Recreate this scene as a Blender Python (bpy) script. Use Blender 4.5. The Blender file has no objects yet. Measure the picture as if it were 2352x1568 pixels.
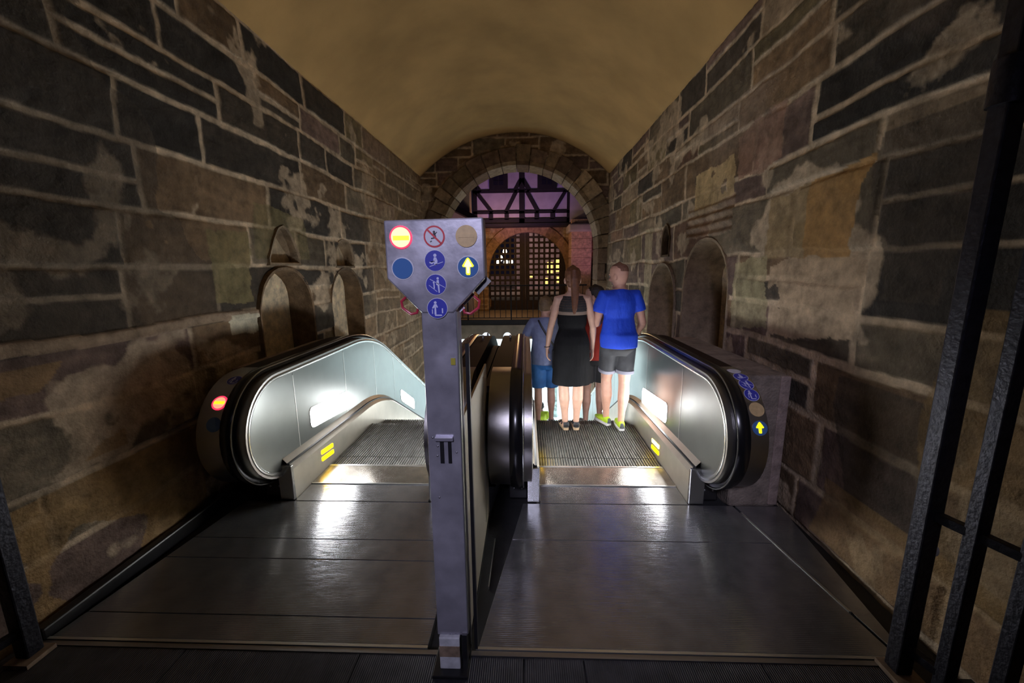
import bpy, math, random
import numpy as np
from mathutils import Vector, Matrix
C = bpy.context.scene.collection
PI = math.pi
random.seed(7)
# ------------------------------------------------------------------ materials
def mat(name, col=(.5, .5, .5), rough=.6, metal=0., emit=None, es=0., noise=0., nscale=8., bump=0., bscale=40., stretch=None, wave=None, wamp=.15, rnoise=0., spec=None):
    m = bpy.data.materials.new(name); m.use_nodes = True
    nt = m.node_tree; N = nt.nodes; L = nt.links; b = N['Principled BSDF']
    b.inputs['Base Color'].default_value = (*col, 1); b.inputs['Roughness'].default_value = rough
    b.inputs['Metallic'].default_value = metal
    if spec is not None: b.inputs['Specular IOR Level'].default_value = spec
    if emit: b.inputs['Emission Color'].default_value = (*emit, 1); b.inputs['Emission Strength'].default_value = es
    tc = N.new('ShaderNodeTexCoord'); mp = N.new('ShaderNodeMapping'); L.new(tc.outputs['Object'], mp.inputs[0])
    if stretch: mp.inputs['Scale'].default_value = stretch
    if noise > 0:
        n = N.new('ShaderNodeTexNoise'); n.inputs['Scale'].default_value = nscale; n.inputs['Detail'].default_value = 6
        L.new(tc.outputs['Object'], n.inputs['Vector'])
        r = N.new('ShaderNodeMapRange'); r.inputs[1].default_value = .3; r.inputs[2].default_value = .7
        r.inputs[3].default_value = 1 - noise; r.inputs[4].default_value = 1 + noise; L.new(n.outputs['Fac'], r.inputs[0])
        mx = N.new('ShaderNodeVectorMath'); mx.operation = 'SCALE'; mx.inputs[0].default_value = col
        L.new(r.outputs[0], mx.inputs['Scale']); L.new(mx.outputs[0], b.inputs['Base Color'])
        if rnoise:
            r2 = N.new('ShaderNodeMapRange'); r2.inputs[1].default_value = .3; r2.inputs[2].default_value = .7
            r2.inputs[3].default_value = rough - rnoise; r2.inputs[4].default_value = rough + rnoise
            L.new(n.outputs['Fac'], r2.inputs[0]); L.new(r2.outputs[0], b.inputs['Roughness'])
    prev = None
    if bump > 0:
        n = N.new('ShaderNodeTexNoise'); n.inputs['Scale'].default_value = bscale; n.inputs['Detail'].default_value = 5
        L.new(mp.outputs[0], n.inputs['Vector'])
        bp = N.new('ShaderNodeBump'); bp.inputs['Strength'].default_value = bump; bp.inputs['Distance'].default_value = .02
        L.new(n.outputs['Fac'], bp.inputs['Height']); L.new(bp.outputs[0], b.inputs['Normal']); prev = bp
    if wave:
        w = N.new('ShaderNodeTexWave'); w.bands_direction = wave[0]; w.inputs['Scale'].default_value = wave[1]
        L.new(tc.outputs['Object'], w.inputs['Vector'])
        bp = N.new('ShaderNodeBump'); bp.inputs['Strength'].default_value = wamp; bp.inputs['Distance'].default_value = .004
        L.new(w.outputs['Fac'], bp.inputs['Height'])
        if prev: L.new(prev.outputs[0], bp.inputs['Normal'])
        L.new(bp.outputs[0], b.inputs['Normal'])
    return m

def stone_mat(name, gain=1.):
    m = bpy.data.materials.new(name); m.use_nodes = True
    nt = m.node_tree; N = nt.nodes; L = nt.links; b = N['Principled BSDF']; b.inputs['Roughness'].default_value = .88
    a = N.new('ShaderNodeAttribute'); a.attribute_name = 'col'
    tc = N.new('ShaderNodeTexCoord')
    n1 = N.new('ShaderNodeTexNoise'); n1.inputs['Scale'].default_value = 9; n1.inputs['Detail'].default_value = 8; n1.inputs['Roughness'].default_value = .65
    n2 = N.new('ShaderNodeTexNoise'); n2.inputs['Scale'].default_value = 60; n2.inputs['Detail'].default_value = 6
    for n in (n1, n2): L.new(tc.outputs['Object'], n.inputs['Vector'])
    r = N.new('ShaderNodeMapRange'); r.inputs[1].default_value = .3; r.inputs[2].default_value = .7; r.inputs[3].default_value = .55 * gain; r.inputs[4].default_value = 1.45 * gain
    L.new(n1.outputs['Fac'], r.inputs[0])
    s = N.new('ShaderNodeVectorMath'); s.operation = 'SCALE'; wm = N.new('ShaderNodeVectorMath'); wm.operation = 'MULTIPLY'; wm.inputs[1].default_value = (1.08, .98, .84); L.new(a.outputs['Color'], wm.inputs[0]); L.new(wm.outputs[0], s.inputs[0]); L.new(r.outputs[0], s.inputs['Scale'])
    L.new(s.outputs[0], b.inputs['Base Color'])
    bp = N.new('ShaderNodeBump'); bp.inputs['Strength'].default_value = .5; bp.inputs['Distance'].default_value = .02
    L.new(n2.outputs['Fac'], bp.inputs['Height']); L.new(bp.outputs[0], b.inputs['Normal'])
    return m

M_stone = stone_mat('sandstone_masonry', 1.5)
M_vault = mat('ochre_plaster', (.58, .355, .135), .9, noise=.16, nscale=1.6, bump=.15, bscale=14)
M_plate = mat('ribbed_steel_plate', (.33, .33, .34), .21, .75, noise=.14, nscale=9, bump=.08, bscale=30, stretch=(.35, 1, 1), wave=('Y', 32), wamp=.10, rnoise=.02)
M_comb = mat('comb_aluminium', (.34, .31, .27), .23, .85, noise=.2, nscale=12, wave=('X', 50), wamp=.2)
M_edge = mat('bright_edge', (.75, .75, .72), .3, .9)
M_step = mat('step_tread', (.20, .20, .19), .42, .7, noise=.2, nscale=14, wave=('X', 45), wamp=.7)
M_panel = mat('brushed_steel_panel', (.27, .285, .275), .28, .95, noise=.05, nscale=6, bump=.012, bscale=30, stretch=(1, 1, 22))
M_rim = mat('polished_rim', (.50, .51, .49), .24, .9)
M_deck = mat('deck_aluminium', (.52, .49, .42), .38, .7, noise=.06, nscale=9)
M_skirt = mat('skirt_steel', (.46, .43, .36), .36, .7, noise=.08, nscale=9, bump=.05, bscale=24, stretch=(1, .2, 6))
M_cowl = mat('brushed_cowl', (.36, .345, .33), .34, 1., noise=.05, nscale=9, bump=.06, bscale=30, stretch=(1, 20, 20))
M_rubber = mat('handrail_rubber', (.008, .008, .009), .22)
M_black = mat('black_plastic', (.012, .012, .014), .4, noise=.2, nscale=20)
M_brown = mat('brown_cover_sheet', (.022, .012, .010), .6, 0, noise=.15, nscale=12, spec=.15)
M_groove = mat('dark_groove', (.02, .02, .022), .5)
M_lamp = mat('white_diffuser', (.9, .9, .9), .5, emit=(.98, .99, 1.), es=33)
M_comblamp = mat('yellow_comb_lens', (.8, .6, 0), .4, emit=(1., .62, .0), es=8)
M_comblamp2 = mat('pale_comb_lens', (.9, .8, .3), .4, emit=(1., .75, .10), es=10)
M_post = mat('post_painted_steel', (.42, .41, .48), .33, .55, noise=.22, nscale=9, bump=.05, bscale=18, rnoise=.08)
M_postside = mat('post_side_steel', (.55, .56, .54), .3, .9)
M_white = mat('white_worn_paint', (.62, .63, .68), .6, noise=.2, nscale=30)
M_rust = mat('rusty_paint', (.28, .20, .14), .8, noise=.4, nscale=30)
M_redpl = mat('red_plastic', (.42, .03, .06), .35, noise=.1)
M_blue = mat('sign_blue', (.035, .042, .40), .4)
M_blue2 = mat('glossy_blue_lens', (.07, .17, .42), .15)
M_signw = mat('sign_white', (.62, .62, .72), .5)
M_signred = mat('sign_red', (.55, .03, .05), .45)
M_pict = mat('sign_dark', (.03, .03, .05), .5)
M_pale = mat('pictogram_white', (.55, .57, .85), .5)
M_tan = mat('unlit_tan_lens', (.56, .40, .20), .45, noise=.12, nscale=50)
M_litred = mat('lit_red_ring', (.8, .05, .08), .4, emit=(1., .03, .09), es=1.6)
M_lityel = mat('lit_pale_lens', (.9, .85, .5), .4, emit=(1., .84, .38), es=.92)
M_litbar = mat('lit_yellow_bar', (.8, .8, .1), .4, emit=(.95, .85, .02), es=1.1)
M_litpanel = mat('lit_pale_red_lens', (.9, .5, .4), .4, emit=(1., .45, .25), es=1.0)
M_arrow = mat('lit_yellow_arrow', (.8, .75, .05), .4, emit=(1., .9, .0), es=1.15)
M_arrow2 = mat('lit_arrow_core', (.9, .9, .5), .4, emit=(1., .93, .42), es=1.15)
M_barrier = mat('beige_barrier', (.55, .50, .40), .42, .3, noise=.06, nscale=6)
M_alu = mat('aluminium_frame', (.4, .4, .42), .35, .9)
M_grate = mat('ribbed_threshold', (.07, .07, .085), .5, .4, noise=.25, nscale=14, wave=('X', 34), wamp=.7)
M_floor = mat('dark_floor', (.03, .03, .032), .7, noise=.3, nscale=5, bump=.2, bscale=20)
M_iron = mat('dark_iron', (.028, .028, .04), .45, .6, noise=.3, nscale=30, bump=.2, bscale=60)
M_timber = mat('dark_timber', (.012, .010, .012), .7, noise=.3, nscale=10)
M_plaster = mat('pale_plaster', (.5, .45, .5), .9, noise=.12, nscale=3)
M_glass = mat('dark_window', (.02, .02, .03), .1)
M_lattice = mat('lattice_wood', (.03, .018, .014), .7, noise=.3, nscale=8)
M_paving = mat('plaza_paving', (.30, .25, .18), .85, noise=.25, nscale=5, bump=.2, bscale=20)
M_fascia = mat('slab_concrete', (.26, .21, .16), .85, noise=.25, nscale=4, bump=.2, bscale=20)
M_hallwall = mat('hall_wall', (.62, .70, .70), .55, noise=.05)
M_hallwhite = mat('hall_white', (.85, .9, .9), .5)
M_hallfloor = mat('hall_floor', (.6, .66, .7), .3)
M_hallceil = mat('hall_lightpanel', (.9, .9, .9), .5, emit=(.85, .95, 1.), es=6)
M_marble = mat('mottled_marble', (.30, .38, .35), .35, noise=.7, nscale=7)
M_globe = mat('lit_globe', (.9, .9, .85), .4, emit=(1., .88, .66), es=7)
M_dome = mat('dome_lens', (.8, .84, .86), .3, emit=(.75, .85, .9), es=1.1)
M_farwall = mat('far_wall', (.42, .32, .30), .9, noise=.65, nscale=1.3)
M_farwin = mat('lit_window', (.8, .6, .2), .5, emit=(1., .75, .2), es=1.3)
def skin(n, c): return mat(n, c, .55, noise=.08, nscale=20)
M_skin1 = skin('skin_fair', (.56, .34, .25)); M_skin2 = skin('skin_warm', (.54, .30, .22)); M_skin3 = skin('skin_red', (.46, .26, .20))
M_hairred = mat('auburn_hair', (.12, .045, .02), .5, noise=.35, nscale=30, bump=.5, bscale=60, stretch=(1, 1, .1))
M_hairdark = mat('dark_hair', (.018, .012, .010), .55, noise=.3, nscale=40, bump=.4, bscale=80)
M_hairbuzz = mat('buzzed_hair', (.20, .095, .06), .8, noise=.25, nscale=90, bump=.3, bscale=200)
M_hairblond = mat('dark_blond_hair', (.16, .10, .05), .55, noise=.35, nscale=40, bump=.5, bscale=80)
M_dress = mat('black_dress_cloth', (.007, .007, .008), .8, noise=.3, nscale=8, bump=.5, bscale=14, stretch=(3, 3, .35), spec=.12)
M_bandtan = mat('sheer_tan_band', (.22, .16, .12), .7, noise=.1)
M_tee = mat('blue_shirt_cloth', (.008, .06, .62), .75, noise=.12, nscale=8, bump=.7, bscale=7, stretch=(2.2, 2.2, 1))
M_teegrey = mat('grey_blue_cloth', (.17, .20, .34), .8, noise=.12, nscale=20, bump=.5, bscale=9)
M_teered = mat('red_shirt_cloth', (.32, .02, .01), .8, noise=.12, nscale=8, bump=.5, bscale=9)
M_shortsblack = mat('washed_black_denim', (.03, .031, .036), .75, noise=.6, nscale=7, bump=.6, bscale=9)
M_shortsblue = mat('blue_shorts_cloth', (.02, .11, .32), .6, noise=.3, nscale=7, bump=.6, bscale=9)
M_shortsdark = mat('dark_shorts_cloth', (.015, .015, .018), .75, noise=.3, nscale=8)
M_cuff = mat('grey_cuff', (.26, .26, .32), .8)
M_lime = mat('lime_shoe', (.45, .65, .03), .6, noise=.1, nscale=30)
M_shoegrey = mat('shoe_grey', (.06, .065, .08), .6)
M_solew = mat('sole_white', (.6, .6, .6), .6)
M_solet = mat('sole_tan', (.40, .29, .18), .7)
M_sandal = mat('sandal_black', (.015, .016, .02), .6)
M_eye = mat('eye_white', (.7, .7, .7), .3)
def lace():
    m = mat('black_lace', (.014, .013, .014), .8); nt = m.node_tree; N = nt.nodes; L = nt.links; b = N['Principled BSDF']
    tc = N.new('ShaderNodeTexCoord')
    w = N.new('ShaderNodeTexWave'); w.bands_direction = 'Z'; w.inputs['Scale'].default_value = 13; w.inputs['Distortion'].default_value = 1.5; w.inputs['Detail Scale'].default_value = 6
    v = N.new('ShaderNodeTexVoronoi'); v.inputs['Scale'].default_value = 75
    L.new(tc.outputs['Object'], w.inputs['Vector']); L.new(tc.outputs['Object'], v.inputs['Vector'])
    a = N.new('ShaderNodeMath'); a.operation = 'MULTIPLY'; L.new(w.outputs['Fac'], a.inputs[0]); L.new(v.outputs['Distance'], a.inputs[1])
    r = N.new('ShaderNodeMapRange'); r.inputs[1].default_value = .12; r.inputs[2].default_value = .38; r.inputs[3].default_value = 1.; r.inputs[4].default_value = .70
    L.new(a.outputs[0], r.inputs[0]); L.new(r.outputs[0], b.inputs['Alpha'])
    return m
M_lace = lace()

# ------------------------------------------------------------------ mesh helper
class MB:
    def __init__(s): s.v = []; s.f = []
    def add(s, vs, fs):
        o = len(s.v); s.v += [tuple(p) for p in vs]; s.f += [tuple(i + o for i in f) for f in fs]; return s
    def box(s, x0, x1, y0, y1, z0, z1):
        return s.add([(x, y, z) for z in (z0, z1) for y in (y0, y1) for x in (x0, x1)],
                     [(0, 2, 3, 1), (4, 5, 7, 6), (0, 1, 5, 4), (2, 6, 7, 3), (0, 4, 6, 2), (1, 3, 7, 5)])
    def prism(s, pts, axis, a, b):   # pts 2D outline (ccw), extruded along axis a..b
        n = len(pts)
        def P(p, t): return {'x': (t, p[0], p[1]), 'y': (p[0], t, p[1]), 'z': (p[0], p[1], t)}[axis]
        vs = [P(p, a) for p in pts] + [P(p, b) for p in pts]
        fs = [tuple(range(n))[::-1], tuple(range(n, 2 * n))] + [(i, (i + 1) % n, n + (i + 1) % n, n + i) for i in range(n)]
        return s.add(vs, fs)
    def bar(s, p, q, w, h=None, up=(0, 0, 1)):   # rectangular bar from p to q
        h = h or w; p = Vector(p); q = Vector(q); t = (q - p).normalized(); u = Vector(up)
        if abs(t.dot(u)) > .99: u = Vector((1, 0, 0))
        a = t.cross(u).normalized(); b = a.cross(t)
        vs = [c + a * (i * w / 2) + b * (j * h / 2) for c in (p, q) for i, j in ((-1, -1), (1, -1), (1, 1), (-1, 1))]
        return s.add(vs, [(0, 1, 2, 3), (7, 6, 5, 4), (0, 4, 5, 1), (1, 5, 6, 2), (2, 6, 7, 3), (3, 7, 4, 0)])
    def tube(s, pts, rad, n=12, xdir=(1, 0, 0), closed=False, round_caps=False):
        pts = [Vector(p) for p in pts]; m = len(pts); vs = []; fs = []
        rad = [r if isinstance(r, (tuple, list)) else (r, r) for r in (rad if isinstance(rad, (list, tuple)) and len(rad) == m else [rad] * m)]
        xd = Vector(xdir)
        for i, p in enumerate(pts):
            t = (pts[(i + 1) % m] - pts[i - 1]) if closed else (pts[min(i + 1, m - 1)] - pts[max(i - 1, 0)])
            t.normalize(); x = xd - t * xd.dot(t)
            if x.length < .05: x = Vector((0, 1, 0)) - t * t.y
            x.normalize(); y = t.cross(x)
            for k in range(n):
                a = 2 * PI * k / n; vs.append(p + x * rad[i][0] * math.cos(a) + y * rad[i][1] * math.sin(a))
        for i in range(m if closed else m - 1):
            j = (i + 1) % m
            fs += [(i * n + k, i * n + (k + 1) % n, j * n + (k + 1) % n, j * n + k) for k in range(n)]
        if not closed:
            for e, i in ((0, 0), (1, m - 1)):
                t = (pts[1] - pts[0]) if e == 0 else (pts[-1] - pts[-2]); t.normalize()
                r = min(rad[i]) * (.7 if round_caps else 0.)
                c = len(vs); vs.append(pts[i] + t * r * (1 if e else -1))
                fs += [((i * n + k), (i * n + (k + 1) % n), c) if e else ((i * n + (k + 1) % n), (i * n + k), c) for k in range(n)]
        return s.add(vs, fs)
    def sweep(s, pts, prof, closed_prof=True, xdir=(1, 0, 0)):  # prof (x, outward) profile swept on Y-Z path
        pts = [Vector(p) for p in pts]; m = len(pts); n = len(prof); vs = []; fs = []; xd = Vector(xdir)
        for i, p in enumerate(pts):
            t = (pts[min(i + 1, m - 1)] - pts[max(i - 1, 0)]).normalized(); o = xd.cross(t)
            vs += [p + xd * a + o * b for a, b in prof]
        for i in range(m - 1):
            fs += [(i * n + k, i * n + (k + 1) % n, (i + 1) * n + (k + 1) % n, (i + 1) * n + k) for k in range(n if closed_prof else n - 1)]
        if closed_prof: fs += [tuple(range(n))[::-1], tuple(range((m - 1) * n, m * n))]
        return s.add(vs, fs)
    def ball(s, c, r, n=14, m=8, R=None):
        r = r if isinstance(r, (tuple, list)) else (r, r, r); vs = []; fs = []
        for i in range(m + 1):
            th = PI * i / m
            for k in range(n):
                a = 2 * PI * k / n; p = Vector((r[0] * math.sin(th) * math.cos(a), r[1] * math.sin(th) * math.sin(a), r[2] * math.cos(th)))
                if R: p = R @ p
                vs.append(Vector(c) + p)
        for i in range(m): fs += [(i * n + k, (i + 1) * n + k, (i + 1) * n + (k + 1) % n, i * n + (k + 1) % n) for k in range(n)]
        return s.add(vs, fs)
    def xf(s, M): s.v = [tuple(M @ Vector(p)) for p in s.v]; return s
    def build(s, name, m, parent=None, smooth=False, bevel=0., local=False, remesh=0., sm=3, label=None):
        off = Vector((0, 0, 0))
        if parent is not None and not local:
            r = parent
            while r.parent: r = r.parent
            off = Vector(r.location)
        me = bpy.data.meshes.new(name); me.from_pydata([tuple(Vector(p) - off) for p in s.v], [], s.f)
        me.validate(); me.update(); me.materials.append(m)
        o = bpy.data.objects.new(name, me); C.objects.link(o)
        if parent is not None: o.parent = parent
        if smooth:
            me.polygons.foreach_set('use_smooth', [True] * len(me.polygons))
            if not remesh: me.set_sharp_from_angle(angle=math.radians(38))
        if bevel:
            b = o.modifiers.new('bevel', 'BEVEL'); b.width = bevel; b.segments = 2; b.limit_method = 'ANGLE'; b.angle_limit = math.radians(40)
        if remesh:
            r = o.modifiers.new('remesh', 'REMESH'); r.mode = 'VOXEL'; r.voxel_size = remesh; r.use_smooth_shade = True
            t = o.modifiers.new('smooth', 'SMOOTH'); t.factor = .5; t.iterations = sm
        if label: o['label'] = label
        return o
def tag(o, label, cat, group=None):
    o['label'] = label; o['category'] = cat
    if group: o['group'] = group
    return o
def thing(name, label, cat, loc=(0, 0, 0), group=None, rz=0.):
    o = bpy.data.objects.new(name, None); C.objects.link(o); o.location = loc; o.rotation_euler = (0, 0, rz); o.empty_display_size = .2
    return tag(o, label, cat, group)
def struct(o): o['kind'] = 'structure'; return o

# ------------------------------------------------------------------ masonry height fields
def vnoise(x, y, sc, seed):
    g = np.random.RandomState(seed).rand(128, 128); x = x * sc + 37.3; y = y * sc + 11.7
    xi = np.floor(x).astype(int); yi = np.floor(y).astype(int); fx = x - xi; fy = y - yi
    fx = fx * fx * (3 - 2 * fx); fy = fy * fy * (3 - 2 * fy)
    a = g[xi % 128, yi % 128]; b = g[(xi + 1) % 128, yi % 128]; c = g[xi % 128, (yi + 1) % 128]; d = g[(xi + 1) % 128, (yi + 1) % 128]
    return (a * (1 - fx) + b * fx) * (1 - fy) + (c * (1 - fx) + d * fx) * fy
def fbm(x, y, sc, seed, o=4): return sum(vnoise(x, y, sc * 2 ** k, seed + k) * .5 ** k for k in range(o)) / sum(.5 ** k for k in range(o))
def masonry(U, W, courses, seed, pal, wr, mortar=(.34, .29, .235), mw=.010, override=()):
    """U along wall, W up. returns relief (m) and colour for every vertex"""
    rs = np.random.RandomState(seed)
    u = U + (fbm(U, W, 2.2, seed + 50) - .5) * .055 + (vnoise(U, W, 14, seed + 8) - .5) * .012
    w = W + (fbm(U, W, 1.2, seed + 60) - .5) * .07 + (vnoise(U, W, 16, seed + 9) - .5) * .010
    ci = np.clip(np.searchsorted(courses, w) - 1, 0, len(courses) - 2)
    D = np.full(U.shape, 9.); H = np.zeros(U.shape); COL = np.zeros(U.shape + (3,))
    c0 = np.array(courses)[ci]; c1 = np.array(courses)[ci + 1]
    dv = np.minimum(w - c0, c1 - w)
    for k in range(len(courses) - 1):
        hh = courses[k + 1] - courses[k]
        b = [U.min() - 1.5 + rs.rand() * .5]
        while b[-1] < U.max() + 1: b.append(b[-1] + rs.uniform(*wr) * (.75 + .6 * hh / .38))
        b = np.array(b); m = ci == k
        if not m.any(): continue
        si = np.clip(np.searchsorted(b, u[m]) - 1, 0, len(b) - 2)
        du = np.minimum(u[m] - b[si], b[si + 1] - u[m])
        D[m] = np.minimum(du, dv[m])
        cols = np.array([np.array(pal[rs.randint(len(pal))]) * rs.uniform(.72, 1.25) for _ in b]); off = rs.uniform(-.014, .018, len(b))
        hm = off[si]; cm_ = cols[si]
        if hh > .26:   # some blocks are two thinner stones, one on the other
            sp = rs.rand(len(b)) < .22; fr = rs.uniform(.35, .65, len(b)); c2 = np.array([np.array(pal[rs.randint(len(pal))]) * rs.uniform(.72, 1.25) for _ in b])
            zf = (w[m] - courses[k]) / hh; isp = sp[si]; up = isp & (zf > fr[si])
            cm_ = np.where(up[:, None], c2[si], cm_); hm = np.where(up, -hm, hm)
            ds = np.abs(zf - fr[si]) * hh; D[m] = np.where(isp, np.minimum(D[m], ds), D[m])
        H[m] = hm; COL[m] = cm_
        for (uu, ww, cc) in override:
            if courses[k] <= ww < courses[k + 1]:
                j = np.searchsorted(b, uu) - 1; sel = np.where(m)[0] if False else None
                mm = m.copy(); mm[m] = si == j; COL[mm] = cc
    mwv = mw * (.35 + 1.7 * vnoise(U, W, 1.3, seed + 3))
    t = np.clip((D - mwv) / .015, 0, 1); t = t * t * (3 - 2 * t)
    blot = fbm(U, W, 2.6, seed + 21); big = fbm(U, W, .8, seed + 31)
    lay = vnoise(U * .25, W * 3.2 + .15 * U, 9, seed + 90); COL *= ((.45 + 1.1 * blot) * (.82 + .36 * lay))[..., None]
    # mortar smeared over stone here and there
    sm = np.clip((fbm(U, W, 2.4, seed + 77, 6) - .635) * 28, 0, 1) * .7
    mo = np.array(mortar) * (.75 + .5 * vnoise(U, W, 7, seed + 4))[..., None]
    tt = (t * (1 - sm))[..., None]
    COL = COL * tt + mo * (1 - tt)
    H = (H * .6 + .006 + (fbm(U, W, 5, seed + 5) - .5) * .020 + (fbm(U, W, 22, seed + 6) - .5) * .012) * t + (vnoise(U, W, 20, seed + 7) - .5) * .006 * (1 - t)
    H += (big - .5) * .05
    return H, COL
def grid_obj(name, m, P, COL, keep, parent=None, flip=False):
    nu, nw = P.shape[:2]; idx = np.arange(nu * nw).reshape(nu, nw)
    q = np.stack([idx[:-1, :-1], idx[1:, :-1], idx[1:, 1:], idx[:-1, 1:]], -1).reshape(-1, 4)
    kk = (keep[:-1, :-1] & keep[1:, :-1] & keep[1:, 1:] & keep[:-1, 1:]).reshape(-1)
    q = q[kk]
    if flip: q = q[:, ::-1]
    used = np.unique(q); rm = np.full(nu * nw, -1); rm[used] = np.arange(len(used)); q = rm[q]
    co = P.reshape(-1, 3)[used]; cc = COL.reshape(-1, 3)[used]
    me = bpy.data.meshes.new(name); me.vertices.add(len(co)); me.vertices.foreach_set('co', co.astype('f').ravel())
    me.loops.add(q.size); me.loops.foreach_set('vertex_index', q.astype('i').ravel())
    me.polygons.add(len(q)); me.polygons.foreach_set('loop_start', np.arange(0, q.size, 4, dtype='i'))
    me.polygons.foreach_set('use_smooth', np.ones(len(q), bool)); me.update(calc_edges=True); me.validate()
    at = me.color_attributes.new('col', 'FLOAT_COLOR', 'POINT')
    at.data.foreach_set('color', np.concatenate([np.clip(cc, .004, 1), np.ones((len(cc), 1))], 1).astype('f').ravel())
    me.materials.append(m); o = bpy.data.objects.new(name, me); C.objects.link(o)
    if parent: o.parent = parent
    return o
def ptcol(o, fn):   # per-vertex colour attribute for small stone meshes
    me = o.data; at = me.color_attributes.new('col', 'FLOAT_COLOR', 'POINT')
    for i, v in enumerate(me.vertices): at.data[i].color = (*fn(v.co), 1)

BR = (.120, .085, .055); GY = (.090, .078, .062); DK = (.040, .035, .031); RD = (.135, .082, .060); OL = (.112, .094, .058); OC = (.200, .135, .062); TN = (.185, .150, .115); MV = (.110, .080, .076)
XL, XR, ZS, YE = -2.35, 1.83, 3.70, 9.30
XC = (XL + XR) / 2
def ysamples(y0, y1):
    ys = [y0]
    while ys[-1] < y1: ys.append(ys[-1] + (.03 if ys[-1] < 1.3 else .0100 + .0017 * max(0, ys[-1] - 1.6)))
    return np.array(ys)
def arch_loop(y0, y1, z0, z1, n=14, pointed=False):
    """outline of niche opening in (Y, Z): straight sides and a round or pointed head"""
    r = (y1 - y0) / 2; c = (y0 + y1) / 2; zs = z1 - r * (1.25 if pointed else 1.); pts = [(y0, z0), (y0, zs)]
    for k in range(1, n):
        a = PI - PI * k / n
        zz = math.sin(a) * (z1 - zs)
        if pointed: zz = (z1 - zs) * (1 - abs(math.cos(a)) ** 1.6)
        pts.append((c + r * math.cos(a), zs + zz))
    pts += [(y1, zs), (y1, z0)]
    return pts
def inside(pts, Y, Z, rag=0.):
    if rag: Y, Z = Y + (fbm(Y, Z, 5, 801) - .5) * rag, Z + (fbm(Y, Z, 5, 811) - .5) * rag
    r = np.zeros(Y.shape, bool); n = len(pts)
    for i in range(n):
        (x1, y1), (x2, y2) = pts[i], pts[(i + 1) % n]
        if y1 == y2: continue
        c = ((y1 > Z) != (y2 > Z)) & (Y < (x2 - x1) * (Z - y1) / (y2 - y1) + x1); r ^= c
    return r
def offs(pts, d):
    cx = sum(p[0] for p in pts) / len(pts); z0 = min(p[1] for p in pts); out = []
    for y, z in pts:
        yy = y + (d if y > cx else -d) * min(1, abs(y - cx) / .05); zz = z + d * (0 if z <= z0 + 1e-6 else max(0, min(1, (z - z0) / .5)) * (1 if abs(y - cx) < .9 * max(p[0] - cx for p in pts) else .2))
        out.append((yy, zz if z > z0 + 1e-6 else z0 - d))
    return out
def side_wall(name, X, sgn, courses, seed, pal, niches, extra, override=(), wr=(.35, .95)):
    ys = ysamples(-.6, YE + .02); zs = np.concatenate([np.arange(-4.4, -.1, .03), np.arange(-.1, ZS + .03, .0098)])
    Y, Z = np.meshgrid(ys, zs, indexing='ij')
    H, COL = masonry(Y, Z, courses, seed, pal, wr, override=override)
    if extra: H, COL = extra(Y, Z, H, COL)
    keep = Z > np.minimum(-.06, -.577 * (Y - 4.2) - 1.3)
    for n in niches: keep &= ~inside(offs(n[0], -.0), Y, Z)
    P = np.stack([X + sgn * H, Y, Z], -1)
    o = struct(grid_obj(name, M_stone, P, COL, keep, flip=sgn > 0))
    for k, (pts, depth, cb, cr) in enumerate(niches):
        out = offs(pts, .035); n = len(pts); mb = MB()
        xf = X + sgn * .020
        rings = [[(X - sgn * .05, *p) for p in out], [(xf, *p) for p in offs(pts, .022)], [(xf - sgn * .006, *p) for p in pts]]
        for d in np.linspace(.1, 1, 7): rings.append([(X - sgn * depth * d + sgn * .02 * math.sin(7 * p[1] + 9 * d), p[0] + .012 * math.sin(9 * p[1] + 5 * d), p[1] + .01 * math.sin(11 * p[0] + 4 * d)) for p in pts])
        for r in rings: mb.v += r
        for i in range(len(rings) - 1):
            for j in range(n):
                j2 = (j + 1) % n; mb.f.append((i * n + j, i * n + j2, (i + 1) * n + j2, (i + 1) * n + j))
        base = len(mb.v); br = rings[-1]; c = (br[0][0], sum(p[1] for p in br) / n, sum(p[2] for p in br) / n)
        mb.v += br; mb.v.append(c)
        mb.f += [(base + j, base + (j + 1) % n, base + n) for j in range(n)]
        no = mb.build('niche', M_stone, o, smooth=True)
        rr = random.Random(seed + k)
        tone = {}
        nb = base
        me = no.data; at = me.color_attributes.new('col', 'FLOAT_COLOR', 'POINT')
        for i, v in enumerate(me.vertices):
            if i >= nb: cc = cb
            else:
                key = int((v.co.z + 5) / .27); tone.setdefault(key, rr.uniform(.65, 1.35)); cc = tuple(a * tone[key] for a in cr)
            at.data[i].color = (*cc, 1)
    return o
PLAST = (.50, .45, .36)
nl = [(arch_loop(3.42, 4.28, .2, 1.70), .23, PLAST, BR), (arch_loop(4.72, 5.62, .0, 1.70), .22, PLAST, BR),
      (arch_loop(3.64, 4.12, 1.76, 2.10, pointed=True), .11, (.34, .30, .24), TN), (arch_loop(4.92, 5.42, 1.74, 2.06), .12, (.34, .30, .24), TN)]
def blend(COL, m, c, k=1.): COL[m] = COL[m] * (1 - k) + np.array(c) * k
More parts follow.
